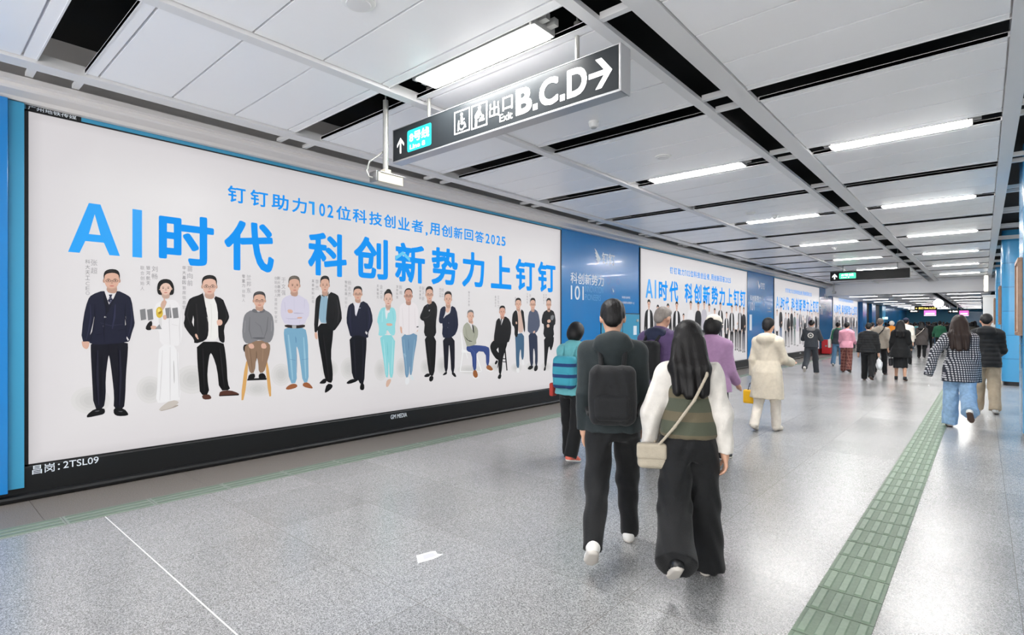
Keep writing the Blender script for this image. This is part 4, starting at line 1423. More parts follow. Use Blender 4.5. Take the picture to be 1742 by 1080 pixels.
# lit exit plate on the far left wall
t = thing('emergency_exit_sign', (-6.1, 54.4, 1.95), 'small pale green lit exit plate over the far left heads', 'sign')
MB().box(-6.25, -5.95, 54.4, 54.44, 1.97, 2.2, bev=.004).build('plate', M_GREYMETAL, t)
f = Face(54.397)
f.poly([(-6.23, 1.99), (-5.97, 1.99), (-5.97, 2.18), (-6.23, 2.18)])
f.build('lit_face', mat('lit_pale_green', (206, 246, 226), rough=.4, emit=1.0), t)
MB().box(-6.4, -6.25, 54.4, 54.44, 2.04, 2.10).build('bracket', M_GREYMETAL, t)
# ================================================================== blue columns and things along them
M_GAP = mat('panel_joint', (16, 70, 120), rough=0.5)
M_WOOD = mat('pale_wood_frame', (150, 116, 92), rough=0.45, noise=0.12, nscale=12)
M_POSTER = mat('framed_print', (214, 190, 170), rough=0.4, noise=0.25, nscale=6)


def rounded(x0, x1, y0, y1, r, n=6):
    pts = []
    for cx, cy, a in ((x1 - r, y0 + r, -90), (x1 - r, y1 - r, 0), (x0 + r, y1 - r, 90), (x0 + r, y0 + r, 180)):
        for k in range(n + 1):
            an = math.radians(a + 90 * k / n)
            pts.append((cx + r * math.cos(an), cy + r * math.sin(an)))
    return pts


def column(x0, x1, y0, y1, label, seams, top, poster_side):
    t = thing('column', ((x0 + x1) / 2, (y0 + y1) / 2, 0), label, 'column', 'blue columns on the right')
    zs = [0.10] + seams + [top]
    r = .16
    for a, b in zip(zs[:-1], zs[1:]):
        m = MB()
        o = rounded(x0, x1, y0, y1, r)
        n = len(o)
        vs = [(p, q, a + .004) for p, q in o] + [(p, q, b - .004) for p, q in o]
        m.add(vs, [(k, (k + 1) % n, n + (k + 1) % n, n + k) for k in range(n)] + [tuple(range(n - 1, -1, -1)), tuple(range(n, 2 * n))])
        m.build('cladding_panel', M_BLUECOL, t, smooth=True)
    m = MB()
    o = rounded(x0 + .008, x1 - .008, y0 + .008, y1 - .008, r - .008)
    n = len(o)
    m.add([(p, q, .1) for p, q in o] + [(p, q, top - .01) for p, q in o], [(k, (k + 1) % n, n + (k + 1) % n, n + k) for k in range(n)])
    m.build('core', M_GAP, t, smooth=True)
    m = MB()
    o = rounded(x0 + .03, x1 - .03, y0 + .03, y1 - .03, r - .03)
    m.add([(p, q, 0) for p, q in o] + [(p, q, .105) for p, q in o], [(k, (k + 1) % n, n + (k + 1) % n, n + k) for k in range(n)] + [tuple(range(n, 2 * n))])
    m.build('plinth', M_BLACK, t, smooth=True)
    return t


SE = [0.68, 1.28, 1.89, 2.50, 3.11]
column(0.40, 1.45, 9.75, 11.0, 'blue clad column cut by the right picture edge', SE, 3.95, 1)
column(0.36, 1.35, 18.6, 19.9, 'second blue column along the right side, beyond the man in khaki trousers', SE, 3.95, 1)
column(0.36, 1.35, 27.2, 28.5, 'third blue column along the right side, mostly behind the second', SE, 3.95, 1)
for k, y in enumerate((37, 46, 55, 64)):
    column(0.5, 1.4, y, y + 1.2, 'distant blue column beyond the ceiling beam, %s in line' % ORD[k], SE[:4], 3.1, 1)


def framed(x, y0, y1, z0, z1, label):
    t = thing('picture_frame', (x, (y0 + y1) / 2, z0), label, 'picture frame', 'wooden picture frames on the columns')
    m = MB()
    w = .05
    m.box(x - .05, x, y0, y1, z0, z0 + w, bev=.006).box(x - .05, x, y0, y1, z1 - w, z1, bev=.006)
    m.box(x - .05, x, y0, y0 + w, z0 + w, z1 - w, bev=.006).box(x - .05, x, y1 - w, y1, z0 + w, z1 - w, bev=.006)
    m.build('frame', M_WOOD, t)
    MB().box(x - .03, x, y0 + w, y1 - w, z0 + w, z1 - w).build('print', M_POSTER, t)


framed(0.40, 9.93, 10.85, 1.40, 2.45, 'wooden picture frame on the nearest blue column')
framed(0.36, 18.78, 19.7, 1.55, 2.55, 'wooden picture frame on the second blue column')
framed(0.36, 27.4, 28.3, 1.55, 2.55, 'wooden picture frame on the third blue column')

# white service box and round lamp high beside the far columns
t = thing('service_box', (0.2, 30.9, 0.0), 'tall white cabinet standing beyond the third blue column', 'cabinet')
MB().box(0.0, 0.42, 30.9, 31.4, 0.05, 2.75, bev=.02).build('body', M_WHITE, t)
MB().box(-0.03, 0.45, 30.87, 31.43, 2.75, 2.82, bev=.01).build('cap', M_RAIL, t)
MB().box(0.02, 0.4, 30.92, 31.38, 0.0, 0.05).build('base', M_BLACK, t)
t = thing('round_sign', (0.10, 29.8, 3.3), 'round cream disc sign hanging near the ceiling beam on the right', 'sign')
M_DISC = mat('lit_cream_disc', (246, 240, 224), rough=0.4, emit=0.5)
MB().lathe((0.10, 29.8, 3.25), [(.31, -.07), (.34, -.05), (.34, .05), (.31, .07)], 36, axis='x').build('disc', M_DISC, t, smooth=True)
MB().tube([(.10, 29.8, 3.58), (.10, 29.8, 3.665)], .02, 8).build('hanger_rod', M_HANG, t)
t = thing('recycling_bin', (.42, 23.6, 0), 'small yellow bin standing behind the man in khaki trousers', 'bin')
M_BINY = mat('yellow_plastic', (232, 196, 30), rough=0.4)
MB().box(.22, .62, 23.4, 23.8, .10, .86, bev=.02).build('body', M_BINY, t)
MB().box(.2, .64, 23.38, 23.82, 0, .10, bev=.008).build('base', M_BLACK, t)
MB().box(.2, .64, 23.38, 23.82, .86, .92, bev=.012).build('lid', M_BINY, t)

# red extinguisher box by the wall
t = thing('extinguisher_box', (-6.0, 32.1, 0), 'red fire extinguisher box on the floor by the third billboard end', 'fire box')
M_RED = mat('red_paint', (212, 40, 48), rough=0.35)
MB().box(-6.32, -5.92, 31.75, 32.35, .04, .72, bev=.015).build('case', M_RED, t)
MB().box(-6.33, -5.91, 31.74, 32.36, .68, .76, bev=.01).build('lid', M_RED, t)
MB().box(-6.28, -5.96, 31.8, 32.3, 0, .04).build('foot', M_BLACK, t)
MB().box(-6.16, -6.08, 31.738, 31.75, .40, .48, bev=.004).build('latch', M_STEEL, t)

# blue piers and dark openings along the far left wall
for k, (ya, yb, m) in enumerate(((43.6, 45.2, M_BLUE), (47.6, 49.4, M_BLUE), (53, 55, M_BLUECOL))):
    o = MB().box(WX, WX + .22, ya, yb, 0.1, LZ, bev=.02)
    struct(o.build('trim_pier_%d' % (k + 1), m))
for k, (ya, yb) in enumerate(((45.2, 47.6), (49.4, 53))):
    struct(MB().box(WX, WX + .03, ya, yb, 0.1, LZ).build('trim_recess_%d' % (k + 1), M_DARKWALL))
# pale glass doorway far right
struct(MB().box(1.2, 2.4, 73.9, 73.99, 0, 2.3).build('door_1', mat('pale_green_glass', (196, 220, 196), rough=.2)))
struct(MB().box(-1.6, 0.6, 73.93, 73.99, 0.8, 2.9).build('trim_end_panel', M_BLUECOL))

# arrow sticker on the floor
t = thing('floor_sticker', (-2.6, 2.35, 0), 'small white arrow sticker on the floor in front of the largest billboard', 'sticker')


def on_floor(px, py):
    d = 920.0 * EYE / (py - 552.0)
    q = (px - 871.0) / 920.0
    return d * (q * CS - SN), d * (q * SN + CS)


pts = [on_floor(*p) for p in ((708, 945), (733, 938), (741, 937), (744, 942), (754, 943), (737, 951), (711, 958))]
cx_, cy_ = sum(p[0] for p in pts) / 7, sum(p[1] for p in pts) / 7
t.location = (cx_, cy_, 0)
m = MB()
m.add([(x, y, .0012) for x, y in pts] + [(x, y, 0.0002) for x, y in pts], [tuple(range(7)), tuple(range(13, 6, -1))] + [(k, (k + 1) % 7, 7 + (k + 1) % 7, 7 + k) for k in range(7)])
m.build('sheet', mat('sticker_white', (236, 236, 236), rough=.4), t)
m = MB()
q = [(cx_ + (x - cx_) * .55, cy_ + (y - cy_) * .55) for x, y in pts]
m.add([(x, y, .0018) for x, y in q], [tuple(range(7))])
tag(m.build('printed_arrow', mat('sticker_grey', (206, 206, 210), rough=.4), t), 'pale grey printed arrow')
# pale metal strip let into the floor
m = MB()
m.box(-5.34, -1.9, 1.131, 1.139, 0.0002, 0.0014)
tag(m.build('floor_strip', mat('white_strip', (232, 230, 228), rough=.4), loc=(-3.6, 1.135, 0)), 'thin white strip let into the floor near the billboard', 'floor strip')
# ================================================================== people: one smooth surface each, clothing fitted over it
class Shape:
    """smooth union of tapered limbs, rings and balls, meshed on a fine grid"""

    def __init__(self):
        self.ops = []
        self.post = None

    def _add(self, op, f, lo, hi, k):
        self.ops.append((op, f, np.array(lo, float), np.array(hi, float), k))
        return self

    def cap(self, a, b, ra, rb=None, k=0.02, flat=False, op='u', sq=None):
        a, b = np.array(a, float), np.array(b, float)
        rb = ra if rb is None else rb
        ab = b - a
        L2 = max(float(ab @ ab), 1e-9)
        L = math.sqrt(L2)

        def f(X, Y, Z):
            px, py, pz = X - a[0], Y - a[1], Z - a[2]
            t0 = (px * ab[0] + py * ab[1] + pz * ab[2]) / L2
            t = np.clip(t0, 0, 1)
            dx, dy, dz = px - t * ab[0], py - t * ab[1], pz - t * ab[2]
            if flat:
                t1 = np.maximum(t0, 0)
                qx, qy, qz = px - t1 * ab[0], py - t1 * ab[1], pz - t1 * ab[2]
                d = np.sqrt(qx * qx + qy * qy + qz * qz) - (ra + (rb - ra) * t)
                return np.maximum(d, (t0 - 1) * L)
            return np.sqrt(dx * dx + dy * dy + dz * dz) - (ra + (rb - ra) * t)
        r = max(ra, rb)
        return self._add(op, f, np.minimum(a, b) - r, np.maximum(a, b) + r, k)

    def ell(self, c, r, k=0.02, op='u', R=None):
        c, r = np.array(c, float), np.array(r, float)

        def f(X, Y, Z):
            x, y, z = X - c[0], Y - c[1], Z - c[2]
            if R is not None:
                x, y, z = R[0][0] * x + R[0][1] * y + R[0][2] * z, R[1][0] * x + R[1][1] * y + R[1][2] * z, R[2][0] * x + R[2][1] * y + R[2][2] * z
            k0 = np.sqrt((x / r[0]) ** 2 + (y / r[1]) ** 2 + (z / r[2]) ** 2)
            k1 = np.sqrt((x / r[0] ** 2) ** 2 + (y / r[1] ** 2) ** 2 + (z / r[2] ** 2) ** 2) + 1e-9
            return np.where(k0 > 0.05, k0 * (k0 - 1) / k1, -min(r))
        m = max(r) if R is not None else r
        return self._add(op, f, c - m, c + m, k)

    def stack(self, rings, k=0.02, op='u', p=2.0, cut=0.0):
        """rings of (z, rx, ry, cx, cy)"""
        g = sorted(rings)
        z = [q[0] for q in g]
        rx, ry, cx, cy = ([q[i] for q in g] for i in (1, 2, 3, 4))

        def f(X, Y, Z):
            zz = Z[0, 0, :]
            a, b, c, d = (np.interp(zz, z, v)[None, None, :] for v in (rx, ry, cx, cy))
            u = (np.abs((X - c) / a) ** p + np.abs((Y - d) / b) ** p) ** (1.0 / p)
            m = np.minimum(a, b)
            dd = (u - 1) * m
            return np.maximum(dd, np.maximum(Z - z[-1], z[0] - Z))
        lo = (min(c - a for c, a in zip(cx, rx)), min(c - a for c, a in zip(cy, ry)), z[0])
        hi = (max(c + a for c, a in zip(cx, rx)), max(c + a for c, a in zip(cy, ry)), z[-1])
        return self._add(op, f, lo, hi, k)

    def boxr(self, c, h, r, k=0.01, op='u', R=None):
        c, h = np.array(c, float), np.array(h, float)

        def f(X, Y, Z):
            x, y, z = X - c[0], Y - c[1], Z - c[2]
            if R is not None:
                x, y, z = R[0][0] * x + R[0][1] * y + R[0][2] * z, R[1][0] * x + R[1][1] * y + R[1][2] * z, R[2][0] * x + R[2][1] * y + R[2][2] * z
            qx, qy, qz = np.abs(x) - h[0] + r, np.abs(y) - h[1] + r, np.abs(z) - h[2] + r
            o = np.sqrt(np.maximum(qx, 0) ** 2 + np.maximum(qy, 0) ** 2 + np.maximum(qz, 0) ** 2)
            return o + np.minimum(np.maximum(qx, np.maximum(qy, qz)), 0) - r
        m = np.linalg.norm(h) if R is not None else h
        return self._add(op, f, c - m, c + m, k)

    def plane(self, n, d):
        """keep only n.p > d"""
        n = np.array(n, float)
        n = n / np.linalg.norm(n)
        self.ops.append(('p', lambda X, Y, Z: d - (n[0] * X + n[1] * Y + n[2] * Z), None, None, 0))
        return self

    def mesh(self, h):
        us = [o for o in self.ops if o[0] == 'u']
        lo = np.min([o[2] for o in us], axis=0) - 3 * h - 0.012
        hi = np.max([o[3] for o in us], axis=0) + 3 * h + 0.012
        n = np.ceil((hi - lo) / h).astype(int) + 1
        ax = [lo[i] + h * np.arange(n[i]) for i in range(3)]
        F = np.full(n, 0.15, np.float32)
        for op, f, a, b, k in self.ops:
            if op == 'p':
                X, Y, Z = np.meshgrid(*ax, indexing='ij', sparse=True)
                F = np.maximum(F, f(X, Y, Z))
                continue
            m = k + 3 * h + 0.012
            i0 = np.clip(np.floor((a - m - lo) / h).astype(int), 0, n - 1)
            i1 = np.clip(np.ceil((b + m - lo) / h).astype(int) + 1, 1, n)
            if np.any(i1 <= i0):
                continue
            sl = tuple(slice(p, q) for p, q in zip(i0, i1))
            X, Y, Z = np.meshgrid(*[ax[i][sl[i]] for i in range(3)], indexing='ij', sparse=True)
            d = f(X, Y, Z)
            S = F[sl]
            if op == 'u':
                hh = np.maximum(k - np.abs(S - d), 0) / max(k, 1e-6)
                F[sl] = np.minimum(S, d) - hh * hh * k * 0.25
            else:
                F[sl] = np.maximum(S, -d)
        if self.post:
            X, Y, Z = np.meshgrid(*ax, indexing='ij', sparse=True)
            F = F + self.post(X, Y, Z)
        return nets(F, lo, h)


def nets(F, lo, h):
    s = F < 0
    nx, ny, nz = F.shape
    c = [(i, j, k) for i in (0, 1) for j in (0, 1) for k in (0, 1)]
    cnt = sum(s[i:nx - 1 + i, j:ny - 1 + j, k:nz - 1 + k].astype(np.int8) for i, j, k in c)
    act = (cnt > 0) & (cnt < 8)
    idx = -np.ones(act.shape, np.int64)
    ii = np.argwhere(act)
    idx[act] = np.arange(len(ii))
    acc = np.zeros((len(ii), 3))
    num = np.zeros(len(ii))
    for a in c:
        for ax in range(3):
            if a[ax]:
                continue
            b = list(a)
            b[ax] = 1
            fa = F[ii[:, 0] + a[0], ii[:, 1] + a[1], ii[:, 2] + a[2]]
            fb = F[ii[:, 0] + b[0], ii[:, 1] + b[1], ii[:, 2] + b[2]]
            x = (fa < 0) != (fb < 0)
            t = np.where(x, fa / np.where(x, fa - fb, 1), 0)
            p = np.array(a, float)[None, :].repeat(len(ii), 0)
            p[:, ax] += t
            acc[x] += p[x]
            num[x] += 1
    V = lo + h * (ii + acc / num[:, None])
    Q = []
    for ax in range(3):
        u, v = (ax + 1) % 3, (ax + 2) % 3
        sl0 = [slice(None)] * 3
        sl1 = [slice(None)] * 3
        sl0[ax], sl1[ax] = slice(0, -1), slice(1, None)
        a, b = s[tuple(sl0)], s[tuple(sl1)]
        e = np.argwhere(a != b)
        e = e[(e[:, u] > 0) & (e[:, v] > 0) & (e[:, u] < F.shape[u] - 1) & (e[:, v] < F.shape[v] - 1)]
        inside = a[e[:, 0], e[:, 1], e[:, 2]]
        q = []
        for du, dv in ((1, 1), (0, 1), (0, 0), (1, 0)):
            g = e.copy()
            g[:, u] -= du
            g[:, v] -= dv
            q.append(idx[g[:, 0], g[:, 1], g[:, 2]])
        q = np.stack(q, 1)
        q[~inside] = q[~inside][:, ::-1]
        Q.append(q)
    return V, np.concatenate(Q)


def mesh_obj(name, V, Q, mats, parent=None, loc=None, mi=None):
    me = bpy.data.meshes.new(name)
    me.vertices.add(len(V))
    me.vertices.foreach_set('co', np.ascontiguousarray(V, np.float32).ravel())
    me.loops.add(len(Q) * 4)
    me.polygons.add(len(Q))
    me.loops.foreach_set('vertex_index', np.ascontiguousarray(Q, np.int32).ravel())
    me.polygons.foreach_set('loop_start', np.arange(0, len(Q) * 4, 4, dtype=np.int32))
    me.polygons.foreach_set('use_smooth', np.ones(len(Q), bool))
    for m in (mats if isinstance(mats, (list, tuple)) else [mats]):
        me.materials.append(m)
    if mi is not None:
        me.polygons.foreach_set('material_index', np.ascontiguousarray(mi, np.int32))
    me.update(calc_edges=True)
    me.validate()
    o = bpy.data.objects.new(name, me)
    COL.objects.link(o)
    if parent is not None:
        o.parent = parent
    if loc is not None:
        o.location = loc
    return o


M_SKIN = mat('skin', (206, 160, 134), rough=0.5, noise=0.05, nscale=40)
M_EYE = mat('eye_dark', (34, 24, 22), rough=0.2)
M_LIP = mat('lips', (176, 104, 96), rough=0.45)


def hairmat(name, rgb):
    m = mat(name, rgb, rough=0.5, spec=0.3)
    nt = m.node_tree
    if nt.nodes.get('strands'):
        return m
    b = nt.nodes['Principled BSDF']
    tc = nt.nodes.new('ShaderNodeTexCoord')
    mp = nt.nodes.new('ShaderNodeMapping')
    mp.inputs['Scale'].default_value = (140, 140, 7)
    n = nt.nodes.new('ShaderNodeTexNoise')
    n.name = 'strands'
    n.inputs['Scale'].default_value = 1.0
    n.inputs['Detail'].default_value = 3
    bp = nt.nodes.new('ShaderNodeBump')
    bp.inputs['Strength'].default_value = 0.3
    bp.inputs['Distance'].default_value = 0.01
    nt.links.new(tc.outputs['Object'], mp.inputs['Vector'])
    nt.links.new(mp.outputs[0], n.inputs['Vector'])
    nt.links.new(n.outputs['Fac'], bp.inputs['Height'])
    nt.links.new(bp.outputs['Normal'], b.inputs['Normal'])
    return m


M_HAIR = hairmat('black_hair', (15, 13, 14))
M_HAIRBR = hairmat('dark_brown_hair', (44, 32, 28))
M_HAIRGR = hairmat('grey_hair', (138, 130, 124))


def cloth(name, rgb, rough=0.75, noise=0.06, bump=0.25, sheen=0.1):
    return mat(name, rgb, rough=rough, noise=noise, nscale=26, bump=bump, bscale=150, sheen=sheen, spec=0.3)


def pattern(name, base, mark, expr):
    """woven pattern in the coordinates of the garment: expr builds a 0..1 mask"""
    m = cloth(name, base)
    nt = m.node_tree
    b = nt.nodes['Principled BSDF']
    tc = nt.nodes.new('ShaderNodeTexCoord')
    sp = nt.nodes.new('ShaderNodeSeparateXYZ')
    nt.links.new(tc.outputs['Object'], sp.inputs[0])

    def op(kind, a, c=None):
        n = nt.nodes.new('ShaderNodeMath')
        n.operation = kind
        for i, q in enumerate((a, c)):
            if q is None:
                continue
            if isinstance(q, (int, float)):
                n.inputs[i].default_value = q
            else:
                nt.links.new(q, n.inputs[i])
        return n.outputs[0]
    mask = expr(op, sp.outputs[0], sp.outputs[1], sp.outputs[2])
    mx = nt.nodes.new('ShaderNodeMix')
    mx.data_type = 'RGBA'
    nt.links.new(mask, mx.inputs['Factor'])
    mx.inputs['A'].default_value = (*lin(base), 1)
    mx.inputs['B'].default_value = (*lin(mark), 1)
    nt.links.new(mx.outputs['Result'], b.inputs['Base Color'])
    return m


def R_x(p, a, c):
    """turn point p about the x axis through c, forward lean positive"""
    y, z = p[1] - c[1], p[2] - c[2]
    return np.array([p[0], c[1] + y * math.cos(a) + z * math.sin(a), c[2] - y * math.sin(a) + z * math.cos(a)])


def sind(a):
    return math.sin(math.radians(a))


def cosd(a):
    return math.cos(math.radians(a))


class Pose:
    """joints of a 1.71 m figure facing +y; legs ((thigh, knee, foot pitch) left, right), arms ((swing, out, elbow, turn) left, right)"""

    def __init__(self, legs=((-18, 30, 25), (16, 6, 0)), arms=((12, 6, 18, 0), (-12, 6, 12, 0)), lean=3, nod=0, spread=0.0, fem=False, bulk=1.0):
        self.fem, self.bulk, self.lean, self.nod = fem, bulk, lean, nod
        pel = np.array([0, 0, 0.90])
        a = math.radians(lean)
        up = lambda p: R_x(np.array(p, float), a, pel)
        self.up = up
        sw = 0.148 if fem else 0.166
        self.sw = sw * bulk ** .5
        self.neck0 = up((0, -0.005, 1.42))
        nk = np.array([0, 0, 1.45])
        nb = math.radians(nod)
        hd = lambda p: up(R_x(np.array(p, float), nb, nk))
        self.hd = hd
        self.leg, self.arm = [], []
        for s, (th, kn, fp) in zip((-1, 1), legs):
            hip = np.array([s * 0.088, 0, 0.88])
            sx = s * (0.012 + spread)
            knee = hip + np.array([sx, 0.42 * sind(th), -0.42 * cosd(th)])
            sh = th - kn
            ank = knee + np.array([sx, 0.39 * sind(sh), -0.39 * cosd(sh)])
            f = np.array([s * 0.12, cosd(fp), -sind(fp)])
            f /= np.linalg.norm(f)
            u = np.array([0, sind(fp), cosd(fp)])
            heel = ank - f * 0.035 - u * 0.035
            ball = ank + f * 0.115 - u * 0.045
            toe = ank + f * 0.165 - u * 0.046
            self.leg.append((hip, knee, ank, heel, ball, toe, f, u))
        for s, (swg, out, elb, tn) in zip((-1, 1), arms):
            sh = up((s * self.sw, -0.01, 1.358))
            d = np.array([s * sind(out), sind(swg) * cosd(out), -cosd(swg) * cosd(out)])
            el = sh + 0.285 * d
            g = swg + elb
            d2 = np.array([s * sind(out * .4) - s * sind(tn), sind(g), -cosd(g)])
            d2 /= np.linalg.norm(d2)
            wr = el + 0.25 * d2
            self.arm.append((sh, el, wr, d2))
        self.drop = -min(min(l[3][2] - 0.036, l[4][2] - 0.026, l[5][2] - 0.024) for l in self.leg)

    # ---- body rings with the lean worked in
    def rings(self, prof, off=0.0):
        t = math.tan(math.radians(self.lean))
        b = self.bulk
        return [(z, rx * b + off, ry * b + off, 0, cy + (z - 0.90) * t) for z, rx, ry, cy in prof]

    def torso(self):
        if self.fem:
            return [(0.815, .09, .08, -.01), (0.87, .165, .118, -.015), (0.95, .165, .115, -.012), (1.07, .122, .092, 0), (1.18, .13, .10, .008), (1.28, .148, .112, .012), (1.36, .138, .093, 0), (1.41, .092, .075, -.008), (1.45, .05, .05, -.008)]
        return [(0.815, .09, .08, -.01), (0.87, .16, .115, -.012), (0.95, .16, .115, -.01), (1.07, .145, .105, 0), (1.18, .152, .112, .005), (1.28, .17, .122, .008), (1.36, .152, .102, 0), (1.41, .10, .076, -.008), (1.45, .055, .055, -.008)]


def hand(S, wr, d, s, grip=0.35, k=0.008):
    """palm, four fingers of unequal length and a thumb; grip 0 open .. 1 closed"""
    d = d / np.linalg.norm(d)
    side = np.array([0, 1.0, 0]) - d * d[1]                      # thumb points forward
    if np.linalg.norm(side) < .3:
        side = np.array([-s, 0, 0.]) - d * (-s * d[0])
    side /= np.linalg.norm(side)
    nrm = np.cross(d, side) * s
    if nrm[0] * s > 0:
        nrm = -nrm                                              # palm faces the thigh
    S.cap(wr - d * .03, wr + d * .03, .026, .025, k=.015)
    for q in (-.026, -.009, .009, .026):
        S.cap(wr + d * .02 + side * q * .8, wr + d * .085 + side * q, .013, .0115, k=.012)
    for q, L, in ((.028, .068), (.0095, .078), (-.0095, .072), (-.028, .056)):
        p0 = wr + d * .085 + side * q
        a1, a2, a3 = grip * 1.0, grip * 2.2, grip * 3.2
        p1 = p0 + (d * math.cos(a1) + nrm * math.sin(a1)) * L * .45
        p2 = p1 + (d * math.cos(a2) + nrm * math.sin(a2)) * L * .32
        p3 = p2 + (d * math.cos(a3) + nrm * math.sin(a3)) * L * .26
        S.cap(p0, p1, .0098, .0088, k=.003).cap(p1, p2, .0088, .0082, k=.003).cap(p2, p3, .0082, .0072, k=.003)
    t0 = wr + d * .025 + side * .022
    t1 = wr + d * .062 + side * .046 + nrm * .012
    t2 = t1 + d * .032 + side * .004 + nrm * .014 * (1 + grip)
    S.cap(t0, t1, .0135, .0108, k=.012).cap(t1, t2, .0105, .0085, k=.003)


def body_shape(P, fine=True, barelegs=False, hands=(0.35, 0.35)):
    S = Shape()
    S.stack(P.rings(P.torso()), k=.03)
    b = P.bulk ** .6
    for s, (sh, el, wr, d2) in zip((-1, 1), P.arm):
        S.cap(P.up((0, -.01, 1.395)), sh, .05 * b, .052 * b, k=.04)
        S.cap(sh, el, .05 * b, .038 * b, k=.025).cap(el, el + (wr - el) * .35, .038 * b, .039 * b, k=.02).cap(el + (wr - el) * .35, wr, .039 * b, .026, k=.02)
        if fine:
            hand(S, wr, d2, s, hands[0] if s < 0 else hands[1])
        else:
            S.cap(wr, wr + d2 * .09, .026, .03, k=.02).cap(wr + d2 * .09, wr + d2 * .15 + np.array([0, .02, 0]), .026, .016, k=.01).cap(wr + d2 * .03, wr + d2 * .07 + np.array([0, .045, 0]), .013, .01, k=.01)
    for hip, knee, ank, heel, ball, toe, f, u in P.leg:
        S.cap(hip, knee, .08 * b, .047 * b, k=.025)
        calf = knee + (ank - knee) * .3 - f * .012
        S.cap(knee, calf, .046 * b, .049 * b, k=.012).cap(calf, ank, .049 * b, .033, k=.012)
        S.cap(ank, heel + u * .01, .032, .024, k=.02).cap(heel + u * .01, ball + u * .01, .024, .023, k=.02).cap(ball + u * .01, toe + u * .008, .023, .014, k=.02)
    hd = P.hd
    S.cap(P.neck0, hd((0, .012, 1.52)), .054 * b, .05, k=.03)
    S.ell(hd((0, .015, 1.605)), (.075, .094, .105), k=.02)
    S.ell(hd((0, .05, 1.545)), (.052, .052, .055), k=.035)
    S.cap(hd((0, .1, 1.60)), hd((0, .122, 1.565)), .009, .013, k=.014)
    S.cap(hd((-.035, .095, 1.622)), hd((.035, .095, 1.622)), .012, k=.015)
    S.cap(hd((-.015, .102, 1.533)), hd((.015, .102, 1.533)), .008, k=.01)
    S.ell(hd((0, .088, 1.505)), (.02, .016, .014), k=.015)
    for s in (-1, 1):
        S.ell(hd((s * .078, .005, 1.585)), (.011, .022, .032), k=.006)
        S.ell(hd((s * .032, .088, 1.592)), (.014, .012, .010), k=.006)
    return S


def face_mats(P, V, Q):
    c = V[Q].mean(1)
    mi = np.zeros(len(Q), int)
    for s in (-1, 1):
        e = P.hd((s * .033, .099, 1.593))
        mi[np.linalg.norm((c - e) / np.array([1.3, 1.2, .75]), axis=1) < .0095] = 1
    e = P.hd((0, .108, 1.533))
    mi[np.linalg.norm((c - e) / np.array([2.2, 1, .8]), axis=1) < .010] = 2
    return mi


def folds(amp, seed=0, fz=26.0, fx=14.0):
    a, b = 1.7 * seed, 2.9 * seed

    def f(X, Y, Z):
        return amp * (np.sin(fz * Z + 5 * np.sin(fx * X + a) + 3 * Y + b) * 0.6 + np.sin(fx * 1.6 * X + 9 * Z + b) * np.sin(fx * 1.3 * Y + a) * 0.7)
    return f


# ------------------------------------------------------------------ garments (all in the pose's own space)
def g_top(P, hem=0.80, off=0.028, sleeve=(0.066, 0.056, 0.046), flare=0.0, hood=False, collar=True, puff=0.0, sleeves=True, seed=1, cuff=1.0, amp=0.0035, waist=0.0):
    S = Shape()
    pr = [q for q in P.torso() if q[0] > 0.84]
    pr = [(z, rx + waist * max(0, 1 - abs(z - 1.07) / .12), ry + waist * max(0, 1 - abs(z - 1.07) / .12), cy) for z, rx, ry, cy in pr]
    pr = [q for q in pr if q[0] > hem + .01]
    rx0, ry0 = (.162, .116) if not P.fem else (.165, .117)
    if hem < .87:
        pr = [(hem, rx0 + flare, ry0 + flare, -.012), (.90, rx0 + flare * .3, ry0 + flare * .3, -.012)] + [q for q in pr if q[0] > .92]
    else:
        pr = [(hem, (.15 if P.fem else .158), .112, -.008)] + pr
    S.stack(P.rings(pr, off), k=.02)
    if sleeves:
        for (sh, el, wr, d2) in P.arm:
            S.cap(P.up((0, -.012, 1.398)), sh, .05 + off * .5, sleeve[0] * .9, k=.08)
            S.cap(sh, el, sleeve[0] * .94, sleeve[1], k=.05).cap(el, el + (wr - el) * cuff, sleeve[1], sleeve[2], k=.02, flat=True)
    else:
        for (sh, el, wr, d2) in P.arm:
            S.cap(P.up((0, -.012, 1.39)), sh * np.array([.82, 1, 1]), .056 + off * .5, .05 + off * .3, k=.04)
    if collar:
        n = P.neck0
        S.cap(n + np.array([0, -.012, -.02]), P.hd((0, -.004, 1.485)), .075, .066, k=.02, flat=True)
    if hood:
        n = P.up((0, -.11, 1.40))
        S.ell(n, (.13, .07, .09), k=.02)
        for s in (-1, 1):
            S.cap(P.up((s * .085, -.06, 1.43)), P.up((s * .055, .055, 1.40)), .034, .026, k=.025)
        S.ell(P.up((0, -.12, 1.34)), (.075, .03, .065), k=.03)
    fo = folds(amp, seed)
    if puff:
        S.post = lambda X, Y, Z: fo(X, Y, Z) - puff * np.abs(np.sin(Z * 42.0))
    else:
        S.post = fo
    return S


def g_trousers(P, r=(0.098, 0.076, 0.062), top=1.0, cut=0.985, seed=2, amp=0.004):
    S = Shape()
    pr = [(.775, .10, .09, -.01), (.81, .14, .105, -.012), (.87, .165 if P.fem else .16, .118, -.014), (.95, .16, .113, -.01), (top, .145 if P.fem else .155, .108, -.004)]
    S.stack(P.rings(pr, .012), k=.03)
    b = P.bulk ** .6
    for hip, knee, ank, heel, ball, toe, f, u in P.leg:
        e = knee + (ank - knee) * (1.0 + .08 * (cut > .9))
        S.cap(hip, knee, r[0] * b, r[1] * b, k=.03).cap(knee, e, r[1] * b, r[2], k=.03, flat=True)
    S.post = folds(amp, seed, 30, 17)
    return S


